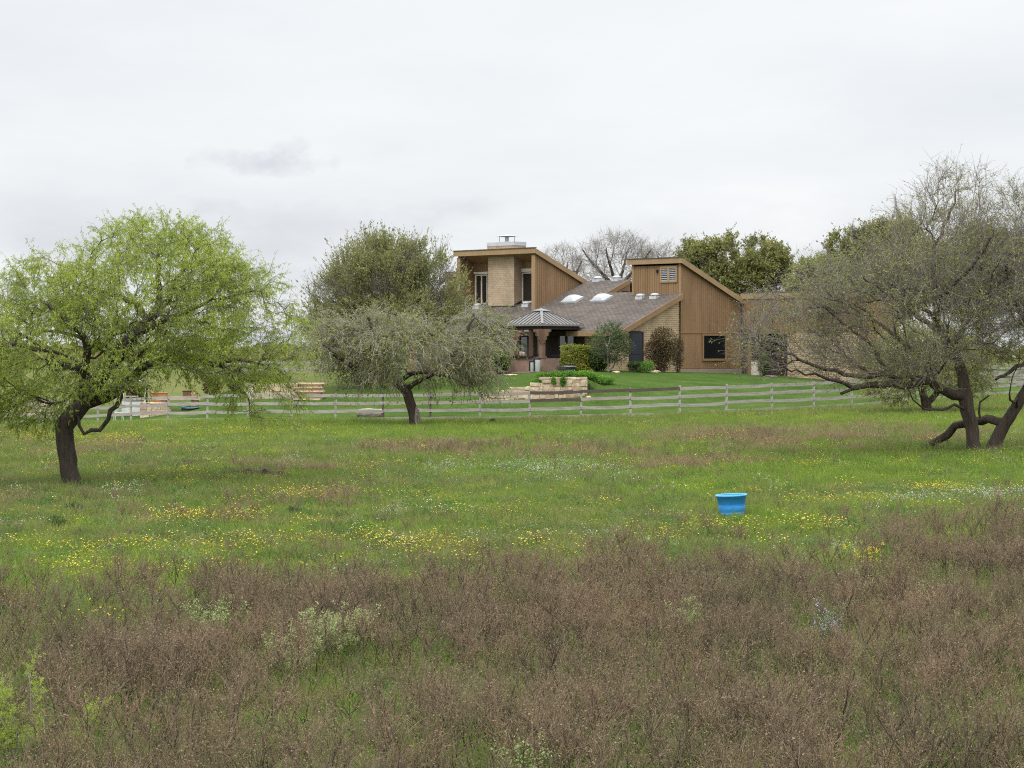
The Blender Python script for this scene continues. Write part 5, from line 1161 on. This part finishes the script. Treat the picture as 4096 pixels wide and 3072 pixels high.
def weed(seed, h=.55, dome=.24, tips=.75, n1=5, mm=('weed_stem', 'weed_twig')):
    rs = np.random.RandomState(seed); z0 = h*rs.uniform(.46, .6)
    st, sr = strands(np.zeros((1, 3)), np.array([[rs.randn()*.08, rs.randn()*.08, 1]]), np.array([z0]), np.array([.0062]), rs, .05, 0, 4); st[:, 1:, :] += 0
    top = st[0, -1]; m = n1; a = np.arange(m)*6.283/m+rs.rand(m); d = np.stack([np.cos(a)*.55, np.sin(a)*.55, np.full(m, .85)], -1)
    bs = st[0, 2][None]*rs.rand(m, 1)*.8+top[None]*.2; bs = st[0, 2][None]*(1-(q := rs.rand(m, 1)))+top[None]*q
    b1, r1 = strands(bs, d+rs.randn(m, 3)*.15, h*rs.uniform(.35, .55, m), np.full(m, .0042), rs, .10, -.05, 4)
    m2 = m*5; p, dd = along(b1, m2, rs, .25); b2, r2 = strands(p, dd+rs.randn(m2, 3)*.5+np.array([0, 0, .15]), dome*rs.uniform(.5, 1.0, m2), np.full(m2, .0028), rs, .14, -.03, 4)
    m3 = int(m2*4.5*tips); p, dd = along(b2, m3, rs, .15); b3, r3 = strands(p, dd+rs.randn(m3, 3)*.65, dome*rs.uniform(.22, .55, m3), np.full(m3, .0020), rs, .2, 0, 3)
    pt = b3[:, -1]; lv = leaves_np(pt, rs.randn(len(pt), 3)+np.array([0, 0, .5]), rs.uniform(.010, .026, len(pt)), rs.uniform(.006, .014, len(pt)), rs)
    pA = [tubes_np(st, sr), tubes_np(b1, r1)]; pB = [tubes_np(b2, r2), tubes_np(b3, r3), lv]; V, Q = join(pA+pB); nA = sum(len(x[1]) for x in pA)
    return npmesh('weed_form', V, Q, [M[mm[0]], M[mm[1]]], np.r_[np.zeros(nA, int), np.ones(len(Q)-nA, int)])
def grass(seed, mats_, n=80, rad=.28, h=(.10, .26), wd=.006, lean=.35):
    rs = np.random.RandomState(seed); a = rs.rand(n)*6.283; r = rad*np.sqrt(rs.rand(n)); b = np.stack([np.cos(a)*r, np.sin(a)*r, np.full(n, -.02)], -1); hh = rs.uniform(h[0], h[1], n)
    d = np.stack([rs.randn(n)*lean, rs.randn(n)*lean, np.ones(n)], -1); d = norm(d); side = norm(np.cross(d, rs.randn(n, 3)))*wd; mid = b+d*(hh*.55)[:, None]; tip = b+d*hh[:, None]+np.stack([d[:, 0], d[:, 1], -np.abs(rs.randn(n))*.3], -1)*(hh*.35)[:, None]
    V = np.stack([b-side, b+side, mid+side*.8, mid-side*.8, tip], 1).reshape(-1, 3); o = np.arange(n)[:, None]*5; Q = np.concatenate([o+[[0, 1, 2, 3]], o+[[3, 2, 4, 4]]]); Q2 = Q.copy(); 
    V = np.concatenate([V, V[4::5]+side*.15]); k = np.arange(n); Q[n:, 3] = k*5+4; Q[n:, 2] = 5*n+k
    return npmesh('grass_form', V, Q, mats_)
def forbs(seed, m, n=160, rad=.22, h=.2, ls=(.035, .02)):
    rs = np.random.RandomState(seed); q = rs.randn(n, 3)*np.array([rad*.5, rad*.5, h*.28]); q[:, 2] = np.abs(q[:, 2])+rs.rand(n)*h*.45; V, Q = leaves_np(q, rs.randn(n, 3)+np.array([0, 0, .5]), ls[0]*rs.uniform(.6, 1.4, n), ls[1]*rs.uniform(.6, 1.4, n), rs)
    return npmesh('forb_form', V, Q, [m])
def flowers(seed, m, n=24, rad=.42, h=(.16, .34), r=.0165, heads=1):
    rs = np.random.RandomState(seed); a = rs.rand(n)*6.283; rr = rad*np.sqrt(rs.rand(n)); b = np.stack([np.cos(a)*rr, np.sin(a)*rr, np.zeros(n)], -1); hh = rs.uniform(h[0], h[1], n)
    st, sr = strands(b, np.stack([rs.randn(n)*.12, rs.randn(n)*.12, np.ones(n)], -1), hh, np.full(n, .0018), rs, .05, 0, 3); V1, Q1 = tubes_np(st, sr)
    Vs, Qs, o = [], [], 0; c0 = np.repeat(st[:, -1], heads, 0)+(rs.randn(n*heads, 3)*.018*(heads > 1))
    nn = norm(np.stack([rs.randn(len(c0))*.35, rs.randn(len(c0))*.35-.15, np.ones(len(c0))], -1))
    for k in range(4):     # eight petals as four crossed blades, slightly cupped
        an = k*math.pi/4; u = norm(np.cross(nn, np.array([[math.cos(an), math.sin(an), .01]]))); w_ = np.cross(nn, u)*.35
        V = np.stack([c0+u*r+nn*r*.25, c0+w_*r, c0-u*r+nn*r*.25, c0-w_*r], 1).reshape(-1, 3); Vs.append(V); Qs.append(np.arange(len(V)).reshape(-1, 4)+o); o += len(V)
    V2 = np.concatenate(Vs); Q2 = np.concatenate(Qs); V, Q = join([(V1, Q1), (V2, Q2)]); return npmesh('flower_form', V, Q, [M['g_dull'], m], np.r_[np.zeros(len(Q1), int), np.ones(len(Q2), int)])
WE = kinds('weed_forms', [weed(s, h) for s, h in ((1, .62), (2, .70), (3, .56), (4, .76), (5, .66), (6, .68), (7, .6), (8, .82))]+[weed(9, .5, .2, .6, mm=('g_dull', 'weed_green')), weed(10, .42, .2, .6, mm=('g_dull', 'weed_green')), weed(11, .85, .2, .25, 3, mm=('weed_stem', 'weed_stem')), weed(12, .95, .2, .2, 3, mm=('weed_stem', 'weed_stem'))])
GR = kinds('grass_forms', [grass(s, [M['g_lush']]) for s in (1, 2, 3)]+[grass(s, [M['g_dull']], h=(.1, .3)) for s in (4, 5, 6)]+[grass(s, [M['g_tan']], 70, h=(.14, .38)) for s in (7, 8)])
FO = kinds('forb_forms', [forbs(s, M['forb']) for s in (1, 2, 3)]+[forbs(s, M['forb_grey']) for s in (4, 5)])
YE = kinds('yellow_forms', [flowers(s, M['yellow']) for s in (1, 2, 3, 4)]); WH = kinds('white_forms', [flowers(s, M['whitef'], 18, r=.0105, heads=3) for s in (1, 2, 3)]); LI = kinds('lilac_forms', [flowers(s, M['lilac'], 8, r=.012, heads=3) for s in (1, 2)])
rs = np.random.RandomState(99)
def area(n_per, y0, y1, margin=1.12, grow=0):
    """random points of the meadow seen by the camera, density per square metre at 20 m thinning with distance"""
    out = []
    for a in np.arange(y0, y1, 2.0):
        b = min(a+2, y1); w_ = .2217*((a+b)/2)*margin+1.5; dn = n_per*(20/max(20, (a+b)/2))**grow; n = int(dn*2*w_*(b-a)); out.append(np.stack([rs.uniform(-w_, w_, n), rs.uniform(a, b, n)], -1))
    p = np.concatenate(out); return p[p[:, 1] < fenceY(p[:, 0])-.15]
def pxrow(p):
    z = G(p[:, 0], p[:, 1]); return 512+p[:, 0]/p[:, 1]*F, HR+(CZ-z)/p[:, 1]*F, z
def zones(pc, rw, ells):
    """soft union of ellipses given as column,row of the ground"""
    v = np.zeros(len(pc))
    for c, r_, a, b, s in ells: v = np.maximum(v, s*np.clip(1.35-np.sqrt(((pc-c)/a)**2+((rw-r_)/b)**2), 0, 1))
    return v
def jit(p, s, seed): return (fbm(p[:, 0], p[:, 1], s, seed)-.5)*2
# --- brown weeds: main stand in the foreground, plus scattered brown patches
p = area(15, 13.5, 52, grow=.25); pc, rw, z = pxrow(p)
edge = np.interp(pc, [0, 140, 300, 416, 600, 790, 925, 1024], [29.5, 29.8, 31, 32.5, 33.0, 33.5, 37, 41])
dens = sstep(3.6, -2.6, p[:, 1]-edge-jit(p, 4.5, 3)*5-jit(p, 1.3, 5)*2.5)
gap = sstep(.37, .55, fbm(p[:, 0], p[:, 1]*.6, 1.3, 21)+.035*(p[:, 1] > 22))
keep = rs.rand(len(p)) < dens*(.32+.08*(p[:, 1] > 24)+.6*gap)
pw = p[keep]
p = area(4.2, 28, 112, grow=.35); pc, rw, z = pxrow(p)
pat = [(70,510,110,14,.55),(190,523,90,12,.8),(330,506,60,9,.8),(240,512,50,10,.7),(90,545,110,16,.5),(300,560,120,12,.7),(420,535,90,12,.75),(480,556,80,12,.7),(700,545,90,12,.5),(440,452,72,7,.95),(520,449,60,6,.9),(600,453,60,5,.7),(745,442,70,9,.8),(690,466,60,6,.7),(610,520,70,9,.35),(860,530,90,14,.7),(650,500,40,6,.4),(380,452,30,5,.8),(245,476,46,3,.6),(812,470,60,5,.4)]
v = zones(pc, rw, pat); keep = rs.rand(len(p)) < sstep(.2, .75, v*(.8+.7*jit(p, 2.2, 8)))*.95+.045*(p[:, 1] < 75)+.02
pb = p[keep]; al = np.concatenate([pw, pb]); z = G(al[:, 0], al[:, 1]); sc_ = rs.uniform(.75, 1.12, len(al))*np.where(al[:, 1] > 60, .62, np.where(np.arange(len(al)) >= len(pw), .58, 1))*(.86+.3*fbm(al[:, 0], al[:, 1], 3, 31))
scatter('dry_weeds', 'dense stand of dry brown twiggy weeds across the foreground meadow', 'dry weeds', np.c_[al, z-.02], sc_, np.where((u_ := rs.rand(len(al))) < .74, rs.randint(0, 8, len(al)), np.where(u_ < .92, 8+rs.randint(0, 2, len(al)), 10+rs.randint(0, 2, len(al)))), WE, rs, .10)
print('weeds', len(al))
# --- grass everywhere
p = area(13, 13.5, 134, grow=.62); pc, rw, z = pxrow(p); nz = fbm(p[:, 0], p[:, 1], 5, 41)+.35*(fbm(p[:, 0], p[:, 1], 1.4, 43)-.5)
lush = zones(pc, rw, [(850,474,330,18,1),(985,480,120,16,1),(450,436,300,9,.85),(120,566,140,14,.8),(60,585,120,12,.8),(700,488,80,12,.7),(400,533,100,6,.6),(200,425,300,6,.7),(790,526,70,10,.7),(900,424,200,8,.9),(900,508,130,9,.6)])
tan = zones(pc, rw, [(440,452,82,8,.9),(745,442,90,12,.95),(600,455,80,7,.7),(100,452,90,8,.35),(690,468,80,7,.8),(250,470,110,5,.7),(60,505,120,8,.35),(830,440,90,14,.6),(330,506,70,8,.6),(940,440,70,6,.6),(180,523,90,10,.5)])
u = rs.rand(len(p)); kind = np.where(u < tan*(.5+jit(p, 2, 44)), 2, np.where(rs.rand(len(p)) < .40+lush*.9+(nz-.5)*1.2, 0, 1)); kind = np.where((p[:, 1] < 30) & (rs.rand(len(p)) < .3), 1, kind)
dk = zones(pc, rw, [(60,500,170,14,.8),(250,497,90,8,.6),(600,500,60,6,.5),(360,470,60,6,.5)]); kind = np.where((kind == 0) & (rs.rand(len(p)) < dk), 1, kind); idx = np.where(kind == 0, rs.randint(0, 3, len(p)), np.where(kind == 1, 3+rs.randint(0, 3, len(p)), 6+rs.randint(0, 2, len(p))))
tubd = np.hypot(p[:, 0]-4.42, (p[:, 1]-45.6)*.35); s_ = rs.uniform(.7, 1.2, len(p))*(.75+.25*sstep(.35, .9, tubd))*(.4+.6*sstep(.3, 2.5, fenceY(p[:, 0])-p[:, 1]))*(1+.35*sstep(40, 110, p[:, 1]))*(1+.25*lush)
scatter('meadow_grass', 'mixed green and tan meadow grass', 'grass', np.c_[p, z], s_, idx, GR, rs, .12)
print('grass', len(p))
# --- low leafy plants
p = area(4.5, 13.5, 128, grow=.45); pc, rw, z = pxrow(p)
g_ = zones(pc, rw, [(520,474,140,12,.9),(980,500,110,12,.8),(880,505,60,8,.6),(450,600,100,10,.3)]); lu = zones(pc, rw, [(850,474,330,18,1),(450,436,300,10,.8),(100,500,200,16,.7)])
keep = rs.rand(len(p)) < .35+.5*lu+.5*g_+.3*jit(p, 1.5, 51); p, z, g_ = p[keep], z[keep], g_[keep]
scatter('leafy_forbs', 'low leafy green plants among the grass', 'ground cover', np.c_[p, z], rs.uniform(.7, 1.4, len(p)), np.where(rs.rand(len(p)) < .15+g_, 3+rs.randint(0, 2, len(p)), rs.randint(0, 3, len(p))), FO, rs, .15)
print('forbs', len(p))
# --- flowers
def flower(name, label, coll, nk, dens0, pat, thr, seed, sc=(.8, 1.2), grow=.5, bg_=.01, zz=0.0):
    p = area(dens0, 15, 112, grow=grow); pc, rw, z = pxrow(p); v = zones(pc, rw, pat); k = rs.rand(len(p)) < sstep(thr, 1.0, v*(.75+.9*(jit(p, 2.6, seed)+.6*jit(p, .8, seed+1))))*.8+bg_*(.4+2*np.clip(jit(p, 4, seed+2), 0, 1))*(p[:, 1] > 27); k = k & (np.hypot(p[:, 0]-4.42, (p[:, 1]-45.4)*.3) > .5); p, z = p[k], z[k]
    scatter(name, label, 'wildflowers', np.c_[p, z-rs.rand(len(p))*.09], rs.uniform(.6, 1.2, len(p)), rs.randint(0, nk, len(p)), coll, rs, .1); print(name, len(p))
flower('yellow_wildflowers', 'drifts of small yellow wildflowers in the green meadow', YE, 4, 12,
 [(95,446,140,7,1),(30,440,70,6,.8),(240,434,120,4,.9),(330,436,60,4,.7),(200,441,100,5,.6),(290,503,110,6,.9),(420,506,80,5,.8),(210,524,70,6,.9),(470,516,80,6,.8),(60,558,110,9,1),(230,556,120,9,1),(340,548,110,8,.9),(430,552,80,8,.8),(120,576,140,7,.9),(560,497,60,4,.5),(760,532,110,9,1),(690,545,70,7,.8),(860,506,70,4,.8),(950,494,90,4,1),(800,556,90,12,.7),(600,556,60,8,.7),(910,520,60,6,.5),(740,496,60,5,.6),(500,536,70,5,.7),(850,474,260,14,.32),(470,590,140,12,.4),(820,590,60,12,.4)], .2, 61, bg_=.06)
flower('white_wildflowers', 'patches of small white wildflowers in the meadow', WH, 3, 12.0,
 [(520,474,130,9,.9),(470,482,80,6,.6),(990,502,90,7,1),(890,506,50,5,.9),(130,563,100,6,.8),(420,556,60,6,.7),(240,540,60,6,.5),(640,520,90,8,.5),(560,520,60,8,.4),(780,510,60,6,.5),(700,560,60,8,.5),(60,575,60,6,.7),(350,520,60,6,.4),(870,520,60,6,.4)], .22, 65, bg_=.03, grow=.4)
flower('lilac_wildflowers', 'scattered pale lilac wildflowers low in the meadow', LI, 2, 1.6, [(805,533,40,6,1),(570,474,30,5,.6),(120,546,70,8,.5),(430,465,60,5,.5),(940,425,60,5,.5),(240,560,60,8,.5)], .35, 69, bg_=.006)
# --- single plants one can point to
def onp(px, row, h=0.0):
    Y = 30.0
    for _ in range(12):
        x = (px-512)/F*Y; z = g1(x, Y)+h; Y = max(8, (CZ-z)*F/(row-HR))
    return x, Y, g1(x, Y)
def broomplant(name, label, px, row_top, h, w_, m, seed, n=500, ls=(.022, .014), stem='g_dull', cat='plant', group=None, umb=True, colour2=None):
    rs_ = np.random.RandomState(seed); x, Y, z = onp(px, row_top, h); e = empty(name, (x, Y, z), label, cat, group)
    k = 14; a = rs_.rand(k)*6.283; d = np.stack([np.cos(a)*w_*.5, np.sin(a)*w_*.5, np.full(k, h)], -1)*rs_.uniform(.75, 1.05, (k, 1)); st, sr = strands(np.zeros((k, 3)), d, np.linalg.norm(d, axis=1)*.95, np.full(k, .0035), rs_, .08, 0, 6)
    m2 = k*12; b_, d_ = along(st, m2, rs_, .45); s2, r2 = strands(b_, d_+rs_.randn(m2, 3)*.45+np.array([0, 0, .3]), np.full(m2, h*.24)*rs_.uniform(.5, 1.2, m2), np.full(m2, .0016), rs_, .12, 0, 4)
    V, Q = join([tubes_np(st, sr), tubes_np(s2, r2)]); npobj('stems', V, Q, [M[stem]], e)
    b1, d1 = along(st, n//3, rs_, .15); V, Q = leaves_np(b1, rs_.randn(len(b1), 3)+d1, np.full(len(b1), ls[0]*1.3), np.full(len(b1), ls[1]*.7), rs_); npobj('leaves', V, Q, [M['forb']], e)
    c = s2[rs_.randint(0, m2, n//8), -1]; c = np.repeat(c, 8, 0)+rs_.randn(n//8*8, 3)*.018; V, Q = leaves_np(c, rs_.randn(len(c), 3)+np.array([0, 0, .6]), ls[0]*rs_.uniform(.7, 1.3, len(c)), ls[1]*rs_.uniform(.7, 1.3, len(c)), rs_); npobj('flower_heads', V, Q, [M[m]], e)
    return e
gname = 'cream flowered plants in the brown weeds'
for i, (px, rt, h, w_, n, lab) in enumerate([(334, 612, .68, .55, 1500, 'tallest cream flowered plant in the brown weeds left of centre'), (318, 622, .6, .5, 1100, 'cream flowered plant just left of the tallest one'), (292, 640, .5, .5, 900, 'lower greenish cream plant leftmost of the cream clump'),
     (688, 604, .6, .32, 650, 'single small cream flowered plant in the weeds right of centre'), (210, 606, .55, .6, 900, 'pale green flowering plant in the weeds at left'), (232, 604, .5, .4, 500, 'small pale green plant beside the pale green flowering one'),
     (845, 540, .45, .5, 700, 'cream plant at the edge of the flowers right of the tub'), (640, 575, .5, .5, 500, 'thin cream plant near the top edge of the weeds'), (715, 578, .5, .6, 800, 'cream flowered plant below the blue tub'), (525, 742, .5, .45, 700, 'cream plant near the bottom edge, centre'), (918, 585, .5, .35, 450, 'narrow pale plant in the weeds at right'), (930, 618, .45, .7, 900, 'wide pale green plant in the weeds at right'), (866, 576, .45, .4, 500, 'small pale plant between the right weeds and flowers')]):
    broomplant('flowering_plant', lab, px, rt, h, w_, 'cream_leaf', 200+i, n, group=gname)
for i, (px, rt, lab) in enumerate([(824, 613, 'pale lilac flower spikes, left cluster in the weeds'), (834, 611, 'pale lilac flower spikes, right cluster in the weeds')]):
    broomplant('flower_spike', lab, px, rt, .55, .16, 'lilac', 240+i, 240, (.016, .012), 'g_lush', 'flower', 'lilac flower spikes')
broomplant('flowering_plant', 'yellow green flowering plant at the weed edge on the right', 868, 545, .6, .5, 'yellow', 260, 350, group=None, stem='g_lush')
# mesquite sapling bottom left
def sapling():
    rs_ = np.random.RandomState(300); x, Y, z = onp(24, 672, .85); e = empty('mesquite_sapling', (x, Y, z), 'bright green young mesquite sapling among the weeds at bottom left', 'sapling')
    k = 7; d = np.stack([rs_.uniform(-.8, .9, k), rs_.uniform(-.5, .5, k), rs_.uniform(.45, 1, k)], -1); st, sr = strands(np.zeros((k, 3)), d, rs_.uniform(.6, .95, k), np.full(k, .009), rs_, .16, 0, 7)
    m = 46; b_, d_ = along(st, m, rs_, .3); s2, r2 = strands(b_, d_+rs_.randn(m, 3)*.5, rs_.uniform(.12, .3, m), np.full(m, .003), rs_, .15, 0, 5); V, Q = join([tubes_np(st, sr), tubes_np(s2, r2)]); npobj('stems', V, Q, [M['twig_grey']], e)
    m3 = 300; b_, d_ = along(s2, m3, rs_, .1); s3, r3 = strands(b_, d_*.6+rs_.randn(m3, 3)*.6, np.full(m3, .10), np.full(m3, .001), rs_, .08, .12, 4)
    n = 8000; b_, d_ = along(s3, n, rs_, .0); V, Q = leaves_np(b_, np.cross(d_, rs_.randn(n, 3))+d_*.3, np.full(n, .022), np.full(n, .006), rs_); npobj('foliage', V, Q, [M['leaf_mesq']], e)
sapling()
# tall dark dead stalks standing above the weeds
for i, (px, row, h) in enumerate([(664, 572, 1.0), (700, 562, .9), (612, 575, .8), (585, 560, .7), (270, 578, .8), (455, 598, .85), (770, 600, .8), (745, 555, .7), (160, 588, .7), (960, 570, .8), (850, 640, .8), (545, 640, .8)]):
    rs_ = np.random.RandomState(400+i); h = h*.72; x, Y, z = onp(px, row-h*12, h); e = empty('dead_stalk', (x, Y, z), 'tall dark forked dead stalk rising from the brown weeds', 'stalk', 'dark dead stalks')
    st, sr = strands(np.zeros((1, 3)), np.array([[rs_.randn()*.1, 0, 1.]]), np.array([h*.65]), np.array([.0075]), rs_, .08, 0, 5)
    b1, r1 = strands(st[0, [-1, -1, -2]], np.array([[.5, .1, .9], [-.5, -.1, .9], [.2, -.4, .9]])+rs_.randn(3, 3)*.15, np.full(3, h*.42), np.full(3, .0045), rs_, .12, 0, 5)
    m = 24; b_, d_ = along(b1, m, rs_, .2); b2, r2 = strands(b_, d_+rs_.randn(m, 3)*.5, np.full(m, h*.2), np.full(m, .0018), rs_, .15, 0, 4); V, Q = join([tubes_np(st, sr), tubes_np(b1, r1), tubes_np(b2, r2)]); npobj('stem', V, Q, [M['twig_dark']], e)
# small eroded earth bank
x0, x1 = (224-512)/F*63, (292-512)/F*63; b = MB(); n = 26; vs = []; fs = []; rr = random.Random(8)
for k in range(n):
    f = k/(n-1); x = x0+(x1-x0)*f; Yk = 63+.5*math.sin(f*5)-f*.3; z = g1(x, Yk); w_ = math.sin(math.pi*min(1, max(0, f*.96+.02)))**.4*(.75+.25*math.sin(f*23))
    for dy, dz_ in ((-.32, -.06), (-.22, .02+.10*w_+rr.uniform(-.02, .03)), (-.08, .10+.15*w_+rr.uniform(-.03, .04)), (.2, .12+.16*w_), (.9, -.05)): vs.append((x, Yk+dy+rr.uniform(-.04, .04), z+dz_*.9+(.03 if dy < .5 else 0)))
for k in range(n-1):
    for j in range(4): fs.append((k*5+j, (k+1)*5+j, (k+1)*5+j+1, k*5+j+1))
b.add(vs, fs); o_ = b.build('soil_bank', M['soil']); tag(o_, 'low dark eroded earth lip in the meadow right of the green tree', 'earth bank', kind='structure')
